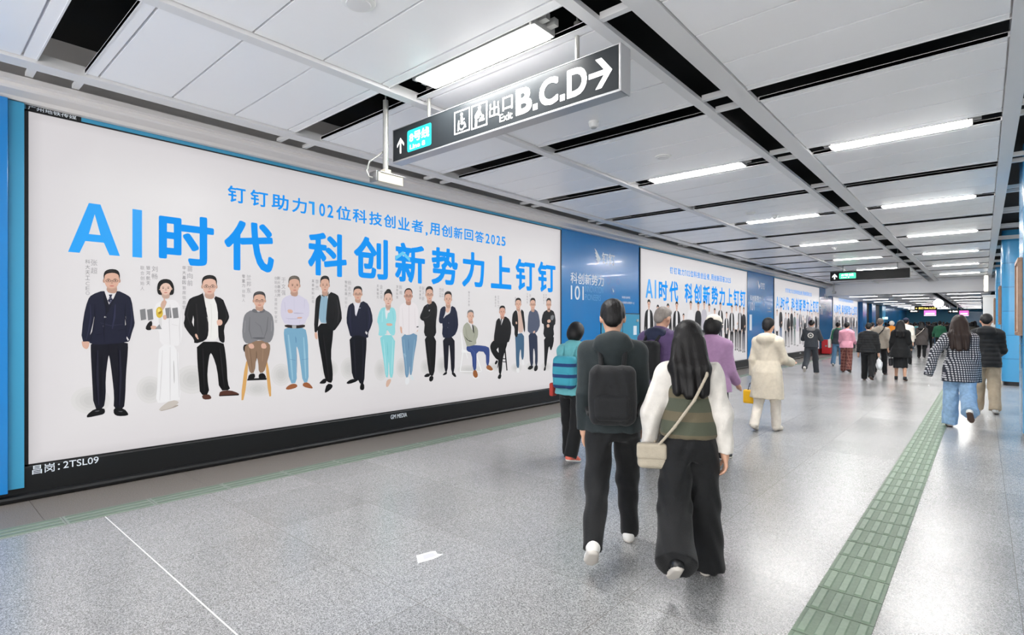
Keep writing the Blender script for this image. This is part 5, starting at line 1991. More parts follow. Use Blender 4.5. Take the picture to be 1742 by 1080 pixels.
def g_skirt(P, hem, top=1.02, rx=.19, ry=.16, seed=3, dy=0.0):
    S = Shape()
    S.stack(P.rings([(hem, rx, ry, -.01 + dy), (.86, .175, .128, -.014), (.95, .168, .12, -.012), (top, .14, .105, 0)], .01), k=.02)
    S.post = lambda X, Y, Z: .008 * np.sin(np.arctan2(Y, X) * 9 + seed) * np.clip((.95 - Z) * 2, 0, 1)
    return S


def g_shoe(P, i, r=1.0):
    S = Shape()
    hip, knee, ank, heel, ball, toe, f, u = P.leg[i]
    S.cap(heel + u * .012, ball + u * .004, .038 * r, .04 * r, k=.02).cap(ball, toe, .038 * r, .028 * r, k=.02).cap(ank + u * .01, heel, .042 * r, .036 * r, k=.02)
    S.cap(ank, ank + u * .035, .044 * r, .042 * r, k=.01, flat=True)
    S.plane(u, float(u @ (heel - u * .034)))
    return S


def g_sole(P, i, r=1.0):
    S = Shape()
    hip, knee, ank, heel, ball, toe, f, u = P.leg[i]
    S.cap(heel, ball, .043 * r, .045 * r, k=.01).cap(ball, toe + f * .004, .044 * r, .033 * r, k=.01)
    S.plane(u, float(u @ (heel - u * .036)))
    S.plane(-u, float(-u @ (heel - u * .014)))
    return S


def g_boot(P, i, top=.30):
    S = Shape()
    hip, knee, ank, heel, ball, toe, f, u = P.leg[i]
    S.cap(heel + u * .012, ball + u * .004, .038, .04, k=.02).cap(ball, toe, .038, .028, k=.02).cap(ank, heel, .046, .036, k=.02)
    S.cap(ank, ank + (knee - ank) * top / .39, .048, .058, k=.02, flat=True)
    S.plane(u, float(u @ (heel - u * .034)))
    return S


def g_hair(P, kind='short', end=1.30, seed=5):
    S = Shape()
    hd = P.hd
    n = np.array(hd((0, 0, 2.)) - hd((0, 0, 1.)))
    fw = np.array(hd((0, 1, 1.5)) - hd((0, 0, 1.5)))
    if kind == 'short':
        S.ell(hd((0, .010, 1.615)), (.087, .106, .108), k=.01)
        S.ell(hd((0, .03, 1.665)), (.075, .085, .06), k=.02)
        pl = n - fw * .8
        c = hd((0, .0, 1.60))
        S.plane(pl, float((pl / np.linalg.norm(pl)) @ c))
        S.ell(hd((0, -.065, 1.57)), (.06, .032, .056), k=.02)
        S.post = lambda X, Y, Z: .0016 * np.sin(X * 130 + 3 * np.sin(40 * Z) + seed) * np.sin(Y * 110 + 30 * Z) + .0012 * np.sin(190 * X + 60 * Y)
    elif kind == 'bald':
        S.ell(hd((0, .008, 1.605)), (.081, .099, .098), k=.01)
        pl = n * .55 - fw
        c = hd((0, -.01, 1.595))
        S.plane(pl, float((pl / np.linalg.norm(pl)) @ c))
    elif kind == 'bob':
        S.ell(hd((0, .004, 1.615)), (.098, .112, .112), k=.02)
        S.ell(hd((0, -.035, 1.555)), (.098, .085, .10), k=.04)
        S.ell(hd((0, .135, 1.535)), (.062, .08, .115), op='s')
        pl = n
        S.plane(pl, float((pl / np.linalg.norm(pl)) @ hd((0, -.03, 1.475))))
    else:
        S.ell(hd((0, .004, 1.615)), (.096, .112, .110), k=.02)
        a = hd((0, -.05, 1.56))
        bk = P.up((0, -.105, 1.40))
        e = P.up((0, -.13 - .02 * (1.35 - end), end))
        for x, r in ((-.055, .055), (0, .062), (.055, .055)):
            o = np.array([x, 0, 0])
            o2 = np.array([x * 1.45, 0, .02 * math.sin(x * 90 + seed)])
            S.cap(a + o, bk + o2, r, r * 1.0, k=.04).cap(bk + o2, e + o2 * np.array([1.05, 1, 1]), r * .98, r * .62, k=.04)
        S.ell(hd((0, .14, 1.53)), (.06, .085, .125), op='s')
        S.post = lambda X, Y, Z: .004 * np.sin(X * 120 + 12 * Z) * np.clip((1.62 - Z) * 6, 0, 1)
    return S


def g_cap(P, hole=True):
    S = Shape()
    hd = P.hd
    S.ell(hd((0, .008, 1.635)), (.098, .116, .10), k=.01)
    n = np.array(hd((0, 0, 2.)) - hd((0, 0, 1.)))
    S.plane(n, float(n @ hd((0, 0, 1.628))))
    S.ell(hd((0, .145, 1.632)), (.075, .085, .010), k=.01)
    if hole:
        S.ell(hd((0, -.125, 1.645)), (.034, .06, .026), op='s')
    return S


class Person:
    def __init__(self, label, x, y, h, pose, rot=0.0, res=0.012, fine=False, hands=(.35, .35), hide=None):
        self.P, self.res, self.s = pose, res, h / 1.71
        self.place = (x, y, 0.0)
        self.rot = math.radians(rot)
        S = body_shape(pose, fine, hands=hands)
        V, Q = S.mesh(min(res, .0075) if fine else res)
        self.o = mesh_obj('person', self.fit(V), Q, [M_SKIN, M_EYE, M_LIP], loc=self.place, mi=face_mats(pose, V, Q))
        self.o.rotation_euler = (0, 0, self.rot)
        tag(self.o, label, 'person')

    def fit(self, V):
        return (V + np.array([0, 0, self.P.drop])) * self.s

    def wear(self, name, S, m, label=None, res=None):
        V, Q = S.mesh(res or self.res)
        o = mesh_obj(name, self.fit(V), Q, m, parent=self.o)
        if label:
            o['label'] = label
        return o

    def out(self, V):
        """own space to the world"""
        V = self.fit(np.asarray(V, float))
        c, s = math.cos(self.rot), math.sin(self.rot)
        return np.stack([V[..., 0] * c - V[..., 1] * s + self.place[0], V[..., 0] * s + V[..., 1] * c + self.place[1], V[..., 2] + self.place[2]], -1)

    def carry(self, name, label, cat, parts):
        """a bag or the like: a thing of its own, parts (name, shape, material)"""
        ms = []
        for n, S, m in parts:
            V, Q = S.mesh(self.res)
            ms.append((n, self.out(V), Q, m))
        allv = np.concatenate([q[1] for q in ms])
        base = np.array([(allv[:, 0].min() + allv[:, 0].max()) / 2, (allv[:, 1].min() + allv[:, 1].max()) / 2, allv[:, 2].min()])
        t = thing(name, tuple(base), label, cat)
        for n, V, Q, m in ms:
            mesh_obj(n, V - base, Q, m, parent=t)
        return t

    def shoes(self, m, sole=None, r=1.0):
        for i in (0, 1):
            s = self.wear('shoe', g_shoe(self.P, i, r), m)
            if sole is not None:
                V, Q = g_sole(self.P, i, r).mesh(min(self.res, .01))
                mesh_obj('sole', self.fit(V), Q, sole, parent=s)


def backpack(P, w=.15, d=.075, z0=.98, z1=1.36, y=-.205, pocket=True):
    zc, hh = (z0 + z1) / 2, (z1 - z0) / 2
    t = math.tan(math.radians(P.lean))
    yy = y + (zc - .9) * t
    S = Shape().boxr((0, yy, zc), (w, d, hh), .06, k=.02)
    S.post = folds(.004, 3, 22, 20)
    out = [('main_bag', S)]
    if pocket:
        out.append(('front_pocket', Shape().boxr((0, yy - d * .75, zc - hh * .38), (w * .78, d * .5, hh * .45), .04)))
    for s in (-1, 1):
        q = Shape()
        pts = [(s * .07, yy + d * .6, z1 - .02), (s * .085, P.up((0, -.10, 1.4))[1] - .01, 1.405), (s * .095, P.up((0, 0, 1.4))[1], 1.438), (s * .105, P.up((0, .09, 1.4))[1], 1.39), (s * .115, P.up((0, .165, 1.25))[1], 1.25), (s * .15, P.up((0, .13, 1.1))[1], 1.10), (s * .19, P.up((0, 0, 1.05))[1], 1.03), (s * .15, yy + d * .6, z0 + .06)]
        for a, b in zip(pts[:-1], pts[1:]):
            q.cap(a, b, .016, k=.01)
        out.append(('strap', q))
    return out


def strap(pts, r=.012):
    q = Shape()
    for a, b in zip(pts[:-1], pts[1:]):
        q.cap(a, b, r, k=.008)
    return q
# ================================================================== the walkers
C_BLACK = cloth('black_cloth', (24, 25, 27))
C_JET = cloth('jet_cloth', (17, 18, 20))
C_DARKGREEN = cloth('dark_green_black_cloth', (34, 42, 44))
C_WHITE = cloth('white_cloth', (218, 213, 206))
C_TEAL = cloth('teal_cloth', (106, 178, 184))
C_PURPLE = cloth('purple_cloth', (92, 72, 112))
C_NAVY = cloth('navy_cloth', (36, 42, 66))
C_LILAC = cloth('lilac_cloth', (168, 132, 168))
C_CREAM = cloth('cream_wool', (206, 196, 178), bump=0.4)
C_CREAM2 = cloth('pale_cream_cloth', (226, 218, 206))
C_CHAR = cloth('charcoal_cloth', (54, 58, 64))
C_GREY = cloth('grey_cloth', (132, 130, 130))
C_GREIGE = cloth('greige_cloth', (150, 140, 128))
C_PINK = cloth('pink_cloth', (224, 158, 176))
C_GREEN = cloth('green_wool', (52, 112, 82))
C_JEANS = cloth('light_blue_denim', (140, 172, 204), noise=0.14)
C_JEANSD = cloth('blue_denim', (84, 118, 146), noise=0.12)
C_KHAKI = cloth('khaki_cloth', (168, 152, 130))
C_OLIVE = cloth('olive_grey_cloth', (84, 82, 76))
C_ORANGE = cloth('orange_cloth', (226, 138, 40))
C_RED = cloth('red_cloth', (190, 66, 56))
C_BEIGE = cloth('beige_leather', (176, 166, 148), rough=0.5)
C_YELLOW = cloth('yellow_leather', (238, 182, 24), rough=0.45, noise=0.03)
C_BROWN = cloth('dark_taupe_cloth', (74, 68, 66))
L_WHITE = mat('white_leather', (226, 224, 220), rough=0.45)
L_BLACK = mat('black_leather', (22, 22, 24), rough=0.4)
L_CORAL = mat('coral_trainer', (226, 110, 92), rough=0.5)
L_SOLE = mat('pale_rubber', (206, 200, 192), rough=0.6)
L_BROWN = mat('brown_sole', (96, 72, 60), rough=0.6)
M_PLASTIC = mat('white_plastic_bag', (232, 234, 236), rough=0.3, bump=0.6, bscale=22)

C_KNIT = pattern('striped_knit', (76, 80, 66), (104, 94, 74), lambda op, x, y, z: op('MULTIPLY', op('GREATER_THAN', op('SINE', op('MULTIPLY', z, 46.0)), 0.25), 0.8))
C_DIAMOND = pattern('black_white_weave', (34, 38, 50), (190, 190, 194), lambda op, x, y, z: op('GREATER_THAN', op('MULTIPLY', op('SINE', op('MULTIPLY', op('ADD', op('ADD', x, z), op('MULTIPLY', y, .6)), 96.0)), op('SINE', op('MULTIPLY', op('SUBTRACT', op('ADD', x, op('MULTIPLY', y, .6)), z), 96.0))), 0.22))
C_PLAID = pattern('maroon_plaid', (106, 60, 56), (144, 98, 88), lambda op, x, y, z: op('MAXIMUM', op('GREATER_THAN', op('SINE', op('MULTIPLY', op('ADD', x, y), 70.0)), 0.72), op('GREATER_THAN', op('SINE', op('MULTIPLY', z, 62.0)), 0.72)))
C_BANDS = pattern('teal_banded_bag', (64, 158, 178), (34, 62, 112), lambda op, x, y, z: op('GREATER_THAN', op('SINE', op('MULTIPLY', z, 52.0)), 0.55))


def ground(px, py):
    d = 920.0 * EYE / (py - 552.0)
    q = (px - 871.0) / 920.0
    return d * (q * CS - SN), d * (q * SN + CS)


WALK_L = ((-20, 34, 34), (18, 8, -4))
WALK_R = ((18, 8, -4), (-20, 34, 34))
STEP_L = ((-10, 18, 14), (10, 6, 0))
STEP_R = ((10, 6, 0), (-10, 18, 14))
ARMS = ((10, 7, 20, 0), (-14, 7, 14, 0))
ARMS_R = ((-14, 7, 14, 0), (10, 7, 20, 0))

# 1 man in the dark hooded jacket, close to the camera
P = Pose(legs=((-19, 30, 38), (19, 9, -4)), arms=((-16, 4, 26, 0), (4, 5, 26, 0)), lean=5, nod=4, bulk=0.98)
p = Person('man in a dark hooded jacket and white trainers carrying a black backpack', -1.915, 3.25, 1.75, P, 30, .0085, True)
p.wear('hair', g_hair(P, 'short'), M_HAIR)
p.wear('jacket', g_top(P, .84, .030, (.066, .058, .048), .012, hood=True, seed=1, amp=.005), C_DARKGREEN)
p.wear('trousers', g_trousers(P, (.099, .077, .060), amp=.006), C_JET)
p.shoes(L_WHITE, L_SOLE)
p.carry('backpack', 'black backpack on the back of the man in the dark hooded jacket', 'backpack', [(n, s, C_BLACK) for n, s in backpack(P, .15, .07, .90, 1.28, -.20)])

# 2 woman in the striped vest
P = Pose(legs=((-16, 40, 36), (4, 4, 0)), arms=((-4, 20, 14, 4), (-8, 12, 8, 0)), lean=3, fem=True, bulk=.98)
p = Person('woman in a striped knit vest, white blouse and wide black trousers', -1.385, 3.27, 1.57, P, 28, .0085, True)
p.wear('hair', g_hair(P, 'long', 1.24), M_HAIR)
p.wear('blouse', g_top(P, .98, .016, (.074, .074, .052), sleeves=True, seed=4, amp=.008), C_WHITE, 'white blouse with full sleeves')
p.wear('vest', g_top(P, .93, .030, sleeves=False, collar=True, seed=2, waist=.03), C_KNIT)
p.wear('trousers', g_trousers(P, (.108, .105, .125), top=1.02, amp=.007), C_JET)
p.shoes(L_BLACK, L_SOLE)
bp = (-.24, -.06, .80)
S = Shape().boxr(bp, (.10, .05, .085), .035)
St = strap([(-.20, -.10, .88), (-.10, -.165, 1.02), (.02, -.178, 1.2), (.10, -.15, 1.36), (.115, -.05, 1.455), (.10, .08, 1.40), (.02, .15, 1.25), (-.08, .155, 1.1), (-.18, .08, .95), (-.23, -.02, .87)], .0105)
p.carry('shoulder_bag', 'beige shoulder bag hanging at the left hip of the woman in the striped vest', 'bag', [('pouch', S, C_BEIGE), ('flap', Shape().boxr((-.245, -.085, .835), (.1, .032, .055), .02), C_BEIGE), ('strap', St, C_BEIGE)])

# 3 woman in teal
P = Pose(legs=((8, 4, 0), (-10, 16, 12)), arms=((6, 8, 22, 0), (-6, 8, 40, 0)), lean=4, nod=8, fem=True, bulk=1.08)
p = Person('woman in a teal jacket and black trousers with coral trainers', -3.56, 5.16, 1.58, P, 4, .0095, False)
p.wear('hair', g_hair(P, 'bob'), M_HAIR)
p.wear('jacket', g_top(P, .82, .036, (.076, .066, .054), .02, seed=3), C_TEAL)
p.wear('trousers', g_trousers(P, (.102, .084, .078)), C_JET)
p.shoes(L_CORAL, L_WHITE)
p.carry('backpack', 'teal backpack with dark bands on the woman in the teal jacket', 'backpack', [(n, s, C_BANDS if n != 'strap' else C_TEAL) for n, s in backpack(P, .15, .075, .90, 1.30, -.215)])
p.carry('pouch', 'small red pouch at the left hip of the woman in teal', 'pouch', [('body', Shape().boxr((-.27, -.04, .86), (.03, .055, .085), .02), C_RED), ('loop', strap([(-.26, -.04, .93), (-.22, -.06, 1.08), (-.17, -.12, 1.28)], .007), C_RED)])

# 4 man in purple
P = Pose(legs=STEP_R, arms=((8, 8, 24, 0), (4, 8, 30, 0)), lean=5, nod=10, bulk=1.1)
p = Person('grey haired man in a purple jacket with a navy hood', -2.76, 5.66, 1.76, P, -8, .0095)
p.wear('hair', g_hair(P, 'short'), M_HAIRGR)
p.wear('jacket', g_top(P, .80, .036, (.08, .07, .056), .02, seed=6), C_PURPLE)
p.wear('hood', Shape().ell(P.up((0, -.09, 1.405)), (.135, .06, .075)).cap(P.up((-.09, -.06, 1.42)), P.up((-.06, .06, 1.40)), .036, .028).cap(P.up((.09, -.06, 1.42)), P.up((.06, .06, 1.40)), .036, .028).ell(P.up((0, -.12, 1.35)), (.09, .035, .06)), C_NAVY)
p.wear('trousers', g_trousers(P, (.105, .088, .08)), C_OLIVE)
p.shoes(cloth('olive_shoe', (74, 72, 62)), L_SOLE)
p.carry('backpack', 'black backpack worn by the grey haired man in purple', 'backpack', [(n, s, C_BLACK) for n, s in backpack(P, .145, .07, .92, 1.34, -.215)])

# 5 woman with the white cap
P = Pose(legs=STEP_L, arms=((20, 10, 50, 0), (8, 8, 40, 0)), lean=4, nod=6, fem=True, bulk=1.12)
p = Person('person in a lilac pink jacket and white cap behind the vest woman', -2.36, 6.20, 1.66, P, 0, .0095)
p.wear('hair', g_hair(P, 'bob'), M_HAIR)
p.wear('cap', g_cap(P), C_CREAM2)
p.wear('jacket', g_top(P, .82, .036, (.078, .068, .055), .02, seed=8), C_LILAC)
p.wear('trousers', g_trousers(P, (.10, .08, .074)), C_BLACK)
p.shoes(L_BLACK, L_SOLE)

# 6 person in the cream coat
P = Pose(legs=((-8, 18, 16), (6, 4, 0)), arms=((-4, 10, 10, 0), (14, 14, 62, 0)), lean=2, fem=True, bulk=.98)
p = Person('person in a long cream hooded coat and cream boots, alone mid corridor', -2.38, 8.43, 1.64, P, -3, .010, True, hands=(.75, .35))
p.wear('hair', g_hair(P, 'short'), M_HAIR)
p.wear('coat', g_top(P, .50, .040, (.078, .07, .066), .045, hood=True, seed=9, amp=.004), C_CREAM)
p.wear('trousers', g_trousers(P, (.095, .074, .066)), C_CREAM2)
for i in (0, 1):
    p.wear('boot', g_boot(P, i), mat('cream_boot', (214, 206, 194), rough=.5))
w, d = P.arm[0][2], P.arm[0][3]
hx, hy, hz = w + d * .105
S = Shape().boxr((hx - .01, hy, hz - .235), (.13, .055, .105), .02)
p.carry('handbag', 'yellow handbag held low by the person in the cream coat', 'handbag', [('bag', S, C_YELLOW), ('handle', strap([(hx - .07, hy - .03, hz - .14), (hx - .045, hy - .015, hz - .03), (hx, hy, hz + .005), (hx + .03, hy - .01, hz - .03), (hx + .05, hy - .03, hz - .14)], .008), L_BLACK)])

# 7 jacket with round print
P = Pose(legs=WALK_L, arms=((26, 16, 70, 20), (22, 18, 66, 20)), lean=3, nod=14)
p = Person('person in a charcoal jacket with a round white back print', *ground(1380, 636), 1.72, P, 4, .013)
p.wear('hair', g_hair(P, 'short'), M_HAIR)
p.wear('jacket', g_top(P, .86, .038, (.08, .07, .056), .01, seed=2), C_CHAR)
p.wear('hood', Shape().ell(P.up((0, -.09, 1.41)), (.125, .06, .08)).cap(P.up((-.09, -.06, 1.42)), P.up((-.06, .06, 1.40)), .036, .028).cap(P.up((.09, -.06, 1.42)), P.up((.06, .06, 1.40)), .036, .028), C_GREY)
ring = Shape().ell(P.up((0, -.145, 1.22)), (.088, .022, .088), k=.003).ell(P.up((0, -.16, 1.22)), (.058, .04, .058), op='s').ell(P.up((0, -.15, 1.22)), (.036, .018, .026), k=.002)
p.wear('round_print', ring, C_WHITE, 'white ring print')
p.wear('trousers', g_trousers(P, (.10, .085, .08)), C_CHAR)
p.shoes(L_WHITE, L_SOLE)

# 8 tote carrier
P = Pose(legs=STEP_L, arms=((4, 8, 40, 0), (10, 8, 30, 0)), lean=3, nod=10, fem=True)
p = Person('person in a grey vest with green sleeves and blue jeans by the third billboard', *ground(1425, 622), 1.64, P, 0, .014)
p.wear('hair', g_hair(P, 'short'), M_HAIR)
p.wear('sweater', g_top(P, .90, .022, (.068, .06, .05), seed=2), C_GREEN)
p.wear('vest', g_top(P, .86, .040, sleeves=False, seed=2), C_CHAR)
p.wear('trousers', g_trousers(P, (.096, .08, .08)), C_JEANSD)
p.shoes(L_WHITE, L_SOLE)
p.carry('tote_bag', 'cream tote bag on the left shoulder of the person in the grey vest', 'bag', [('bag', Shape().boxr((-.27, -.02, .88), (.045, .14, .17), .03), C_CREAM2), ('handle', strap([(-.25, -.1, 1.04), (-.2, -.09, 1.3), (-.17, -.02, 1.46), (-.19, .06, 1.3), (-.25, .07, 1.04)], .012), C_CREAM2)])

# 9 pink jacket
P = Pose(legs=STEP_R, arms=((10, 8, 40, 0), (10, 10, 60, 0)), lean=4, nod=8, fem=True, bulk=1.0)
p = Person('woman in a pink jacket and maroon plaid trousers', *ground(1440, 633), 1.63, P, 0, .013)
p.wear('hair', g_hair(P, 'short'), M_HAIR)
p.wear('jacket', g_top(P, .84, .036, (.078, .068, .055), .012, seed=5), C_PINK)
p.wear('trousers', g_trousers(P, (.10, .086, .082)), C_PLAID)
p.shoes(L_BLACK, L_BROWN)
w, d = P.arm[1][2], P.arm[1][3]
q = w + d * .1
p.carry('paper_bag', 'small white bag in the right hand of the woman in pink', 'bag', [('bag', Shape().boxr(q + np.array([.02, .02, -.13]), (.03, .09, .11), .02), C_WHITE), ('handle', strap([q + np.array([.02, -.04, -.03]), q + np.array([0, 0, .01]), q + np.array([.02, .06, -.03])], .007), C_WHITE)])

# 10 black jacket, plastic bag
P = Pose(legs=((10, 6, 0), (-14, 24, 20)), arms=((-6, 12, 12, 0), (-4, 12, 10, 0)), lean=5, nod=8, bulk=1.0)
p = Person('person in a black padded jacket with a white collar carrying a white plastic bag', *ground(1477, 647), 1.60, P, 0, .0125)
p.wear('hair', g_hair(P, 'short'), M_HAIR)
p.wear('scarf', Shape().cap(P.neck0 + np.array([0, -.01, -.03]), P.hd((0, 0, 1.49)), .085, .07, flat=True), C_WHITE, 'white collar')
p.wear('jacket', g_top(P, .84, .036, (.08, .07, .056), .015, collar=False, puff=.006, seed=3), C_BLACK)
p.wear('trousers', g_trousers(P, (.104, .088, .076)), C_JET)
p.shoes(L_BLACK, L_BROWN)
w, d = P.arm[1][2], P.arm[1][3]
q = w + d * .11
S = Shape().ell(q + np.array([.01, 0, -.25]), (.085, .11, .15), k=.02).cap(q + np.array([.0, 0, -.12]), q + np.array([0, 0, -.04]), .045, .015, k=.04)
S.post = folds(.008, 7, 30, 30)
p.carry('plastic_bag', 'full white plastic bag in the right hand of the person in black padding', 'bag', [('bag', S, M_PLASTIC), ('handle', strap([q + np.array([0, -.03, -.07]), q + np.array([0, 0, .008]), q + np.array([0, .03, -.07])], .008), M_PLASTIC)])

# 11 man with strap
P = Pose(legs=STEP_L, arms=ARMS, lean=3, bulk=1.0)
p = Person('man in a greige jacket with a black strap across the back', *ground(1497, 637), 1.74, P, 0, .013)
p.wear('hair', g_hair(P, 'short'), hairmat('brown_grey_hair', (92, 78, 70)))
p.wear('jacket', g_top(P, .80, .038, (.082, .072, .058), .015, seed=7), C_GREIGE)
p.wear('trousers', g_trousers(P), C_JET)
p.shoes(L_BLACK, L_BROWN)
p.carry('sling_bag', 'black sling bag on the man in the greige jacket', 'bag', [('pouch', Shape().boxr((-.2, .06, .92), (.06, .08, .1), .03), C_BLACK), ('strap', strap([(-.22, -.03, .98), (-.16, -.13, 1.08), (-.03, -.185, 1.2), (.09, -.165, 1.36), (.12, -.06, 1.46), (.10, .10, 1.38), (-.02, .18, 1.2), (-.16, .15, 1.0)], .016), C_BLACK)])

# 12 woman in the black coat
P = Pose(legs=((8, 4, 0), (-6, 8, 6)), arms=((0, 12, 14, 0), (4, 10, 50, 0)), lean=2, fem=True, bulk=.98)
p = Person('woman in a long black coat and skirt with long black hair', *ground(1532, 647), 1.66, P, 0, .0125)
p.wear('hair', g_hair(P, 'long', 1.26), M_HAIR)
p.wear('coat', g_top(P, .66, .042, (.08, .07, .058), .075, seed=4), C_JET)
p.wear('skirt', g_skirt(P, .36, rx=.165, ry=.15), C_BLACK)
p.shoes(L_BLACK, L_BROWN)
w, d = P.arm[0][2], P.arm[0][3]
q = w + d * .11
p.carry('handbag', 'dark handbag in the left hand of the woman in the black coat', 'handbag', [('bag', Shape().boxr(q + np.array([0, 0, -.22]), (.05, .12, .11), .03), cloth('dark_grey_leather', (52, 52, 56), rough=.5)), ('handle', strap([q + np.array([0, -.06, -.11]), q + np.array([0, -.03, -.02]), q + np.array([0, .0, .008]), q + np.array([0, .03, -.02]), q + np.array([0, .06, -.11])], .009), L_BLACK)])

# 13 farther woman with pale strap
P = Pose(legs=STEP_R, arms=ARMS, lean=2, fem=True, bulk=1.0)
p = Person('woman in a taupe coat with a pale shoulder strap, beyond the black coat', *ground(1568, 609), 1.68, P, 0, .018)
p.wear('hair', g_hair(P, 'long', 1.36), M_HAIR)
p.wear('coat', g_top(P, .62, .04, (.08, .07, .056), .06, seed=5), C_BROWN)
p.wear('trousers', g_trousers(P), C_JET)
p.shoes(L_BLACK)
p.carry('shoulder_bag', 'cream bag on the pale strap of the woman in the taupe coat', 'bag', [('pouch', Shape().boxr((-.26, -.04, .98), (.05, .1, .08), .03), C_CREAM2), ('strap', strap([(-.24, -.06, 1.04), (-.12, -.16, 1.14), (.0, -.19, 1.27), (.09, -.16, 1.39), (.12, -.04, 1.47), (.08, .12, 1.36), (-.1, .17, 1.15), (-.23, .06, 1.02)], .014), C_CREAM2)])

# 14 green sweater
P = Pose(legs=STEP_L, arms=((6, 16, 30, 0), (6, 16, 30, 0)), lean=2, bulk=1.12)
p = Person('broad man in a green sweater near the far crowd', -1.78, 37.6, 1.74, P, 0, .018)
p.wear('hair', g_hair(P, 'short'), M_HAIR)
p.wear('sweater', g_top(P, .84, .034, (.08, .072, .06), seed=2), C_GREEN)
p.wear('trousers', g_trousers(P), C_BLACK)
p.shoes(L_BLACK)

# 15 woman in the patterned coat
P = Pose(legs=((4, 6, 0), (-18, 46, 40)), arms=((-30, 30, 4, 0), (-6, 8, 24, 0)), lean=4, nod=14, fem=True, bulk=.96)
p = Person('woman in a black and white patterned coat and pale blue wide jeans', *ground(1632, 727), 1.70, P, 2, .010, True)
p.wear('hair', g_hair(P, 'long', 1.20), M_HAIRBR)
p.wear('coat', g_top(P, .70, .036, (.074, .066, .06), .03, seed=3, cuff=1.6), C_DIAMOND)
p.wear('trousers', g_trousers(P, (.108, .098, .10), amp=.006), C_JEANS)
p.shoes(L_WHITE, L_BROWN)

# 16 man in khaki trousers
P = Pose(legs=((6, 4, 0), (-6, 14, 10)), arms=((10, 6, 50, 10), (12, 8, 58, 12)), lean=3, nod=12, bulk=.94)
p = Person('man in a black padded jacket and khaki trousers by the columns', *ground(1678, 702), 1.74, P, 0, .011)
p.wear('hair', g_hair(P, 'short'), M_HAIR)
p.wear('jacket', g_top(P, .80, .038, (.074, .068, .056), .012, hood=True, puff=.006, seed=6), C_BLACK)
p.wear('trousers', g_trousers(P, (.105, .09, .08), amp=.006), C_KHAKI)
p.shoes(L_WHITE, L_SOLE)

# ---- the far crowd, a few kinds each built once and copied
def simple(label, x, y, h, top, bottom, hair='short', fem=False, hm=M_HAIR, coat=.84, hood=None, arms=ARMS, legs=STEP_L, bulk=1.0, cap=None):
    P = Pose(legs=legs, arms=arms, lean=2, nod=5, fem=fem, bulk=bulk)
    p = Person(label, x, y, h, P, 0, .02)
    p.wear('hair', g_hair(P, hair, 1.3), hm)
    p.wear('jacket' if coat > .7 else 'coat', g_top(P, coat, .036, (.078, .068, .055), .05 if coat < .7 else .012, seed=3), top)
    p.wear('trousers', g_trousers(P), bottom)
    p.shoes(L_BLACK)
    if hood:
        p.wear('hood', Shape().ell(P.hd((0, -.01, 1.61)), (.11, .12, .12)).ell(P.hd((0, .15, 1.58)), (.07, .09, .10), op='s').plane((0, 0, 1), 1.48), hood)
    if cap:
        p.wear('cap', g_cap(P, False), cap)
    return p


def head_at(px, d, py_top):
    """floor place and height of a walker whose head shows at a point, d metres ahead"""
    q = (px - 871.0) / 920.0
    d = min(d, 5.75 / max(SN - q * CS, .01), 70 / (q * SN + CS))
    return d * (q * CS - SN), d * (q * SN + CS), EYE - (py_top - 552.0) / 920.0 * d


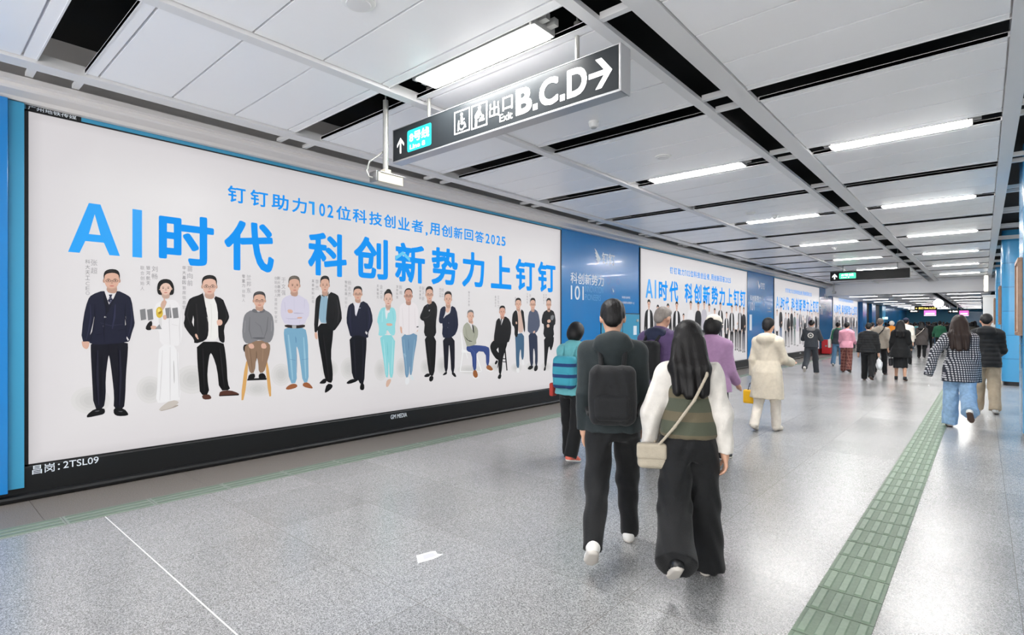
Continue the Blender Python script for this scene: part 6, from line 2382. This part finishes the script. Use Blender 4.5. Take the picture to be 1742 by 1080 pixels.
FAR = [
    ('person in an orange jacket with a pale hood, between greige jacket and black coat', 1517, 26, 546, C_ORANGE, C_BLACK, 'short', False, C_CREAM2, None),
    ('tall person in a cream coat and dark cap just beyond the woman in black', 1541, 21.0, 541, C_CREAM2, C_BLACK, 'short', False, None, C_NAVY),
    ('person in a pale jacket peeking out left of the man in greige', 1484, 24, 548, C_WHITE, C_BLACK, 'short', True, None, None),
    ('person in a white top far off, right of the orange jacket', 1549, 34, 549, C_WHITE, C_JEANSD, 'bob', True, None, None),
    ('person in a dark teal jacket left of the woman in the taupe coat', 1558, 36, 549, C_TEAL, C_BLACK, 'short', False, None, None),
    ('person in a black jacket just right of the woman in the taupe coat', 1580, 34, 547, C_BLACK, C_BLACK, 'short', False, None, None),
    ('long haired person in grey, left of the green sweater', 1588, 40, 548, C_GREY, C_JEANSD, 'long', True, None, None),
    ('person in a black coat at the right shoulder of the green sweater', 1611, 37, 548, C_JET, C_BLACK, 'short', False, None, None),
    ('person in a brown coat showing beside the patterned coat woman', 1654, 26, 547, C_OLIVE, C_BLACK, 'bob', True, None, None),
]
for lab, px, d, top, tm, bm_, hr, fe, hood, cp in FAR:
    x, y, h = head_at(px, d, top)
    simple(lab, x, y, h, tm, bm_, hr, fe, coat=.84 if tm is not C_JET else .62, hood=hood, cap=cp)

kinds = [simple('person in black with short hair at the back of the crowd', *head_at(1528, 43, 548), C_BLACK, C_JET), simple('dark haired person in a charcoal coat at the back of the crowd', *head_at(1556, 46, 548), C_CHAR, C_JET, 'long', True, coat=.6),
         simple('person in a navy jacket at the back of the crowd', *head_at(1571, 48, 548), C_NAVY, C_CHAR, 'bob', True), simple('person in a pale grey jacket at the back of the crowd', *head_at(1598, 50, 548), C_GREY, C_BLACK)]
for k_ in kinds:
    k_.o['group'] = 'walkers at the back of the crowd'


def copy_person(src, x, y, label, s, rz):
    c = src.copy()
    COL.objects.link(c)
    c.location = (x, y, 0)
    c.scale = (s, s, s)
    c.rotation_euler = (0, 0, rz)
    c['label'] = label
    for ch in list(src.children):
        d = ch.copy()
        COL.objects.link(d)
        d.parent = c
        for g in list(ch.children):
            e = g.copy()
            COL.objects.link(e)
            e.parent = d
    return c


spots = [(1494, 45), (1507, 48), (1536, 51), (1545, 42), (1553, 55), (1563, 53), (1566, 41), (1576, 52), (1584, 56), (1590, 45), (1592, 49), (1605, 54), (1609, 46), (1615, 58), (1621, 44), (1626, 52), (1646, 40), (1650, 48), (1658, 36), (1512, 56)]
names = ['person in black with short hair', 'long haired person in a charcoal coat', 'person in a navy jacket', 'person in a pale grey jacket']
for n, (px, d) in enumerate(spots):
    x, y, h = head_at(px, d, 549)
    k = (n * 7 + 3) % 4
    copy_person(kinds[k].o, x, y, names[k] + ' at the back of the crowd', .94 + .04 * ((n * 5) % 4), .25 * math.sin(n * 2.3))
for k_, nm in zip(kinds, names):
    k_.o['label'] = nm + ' at the back of the crowd'
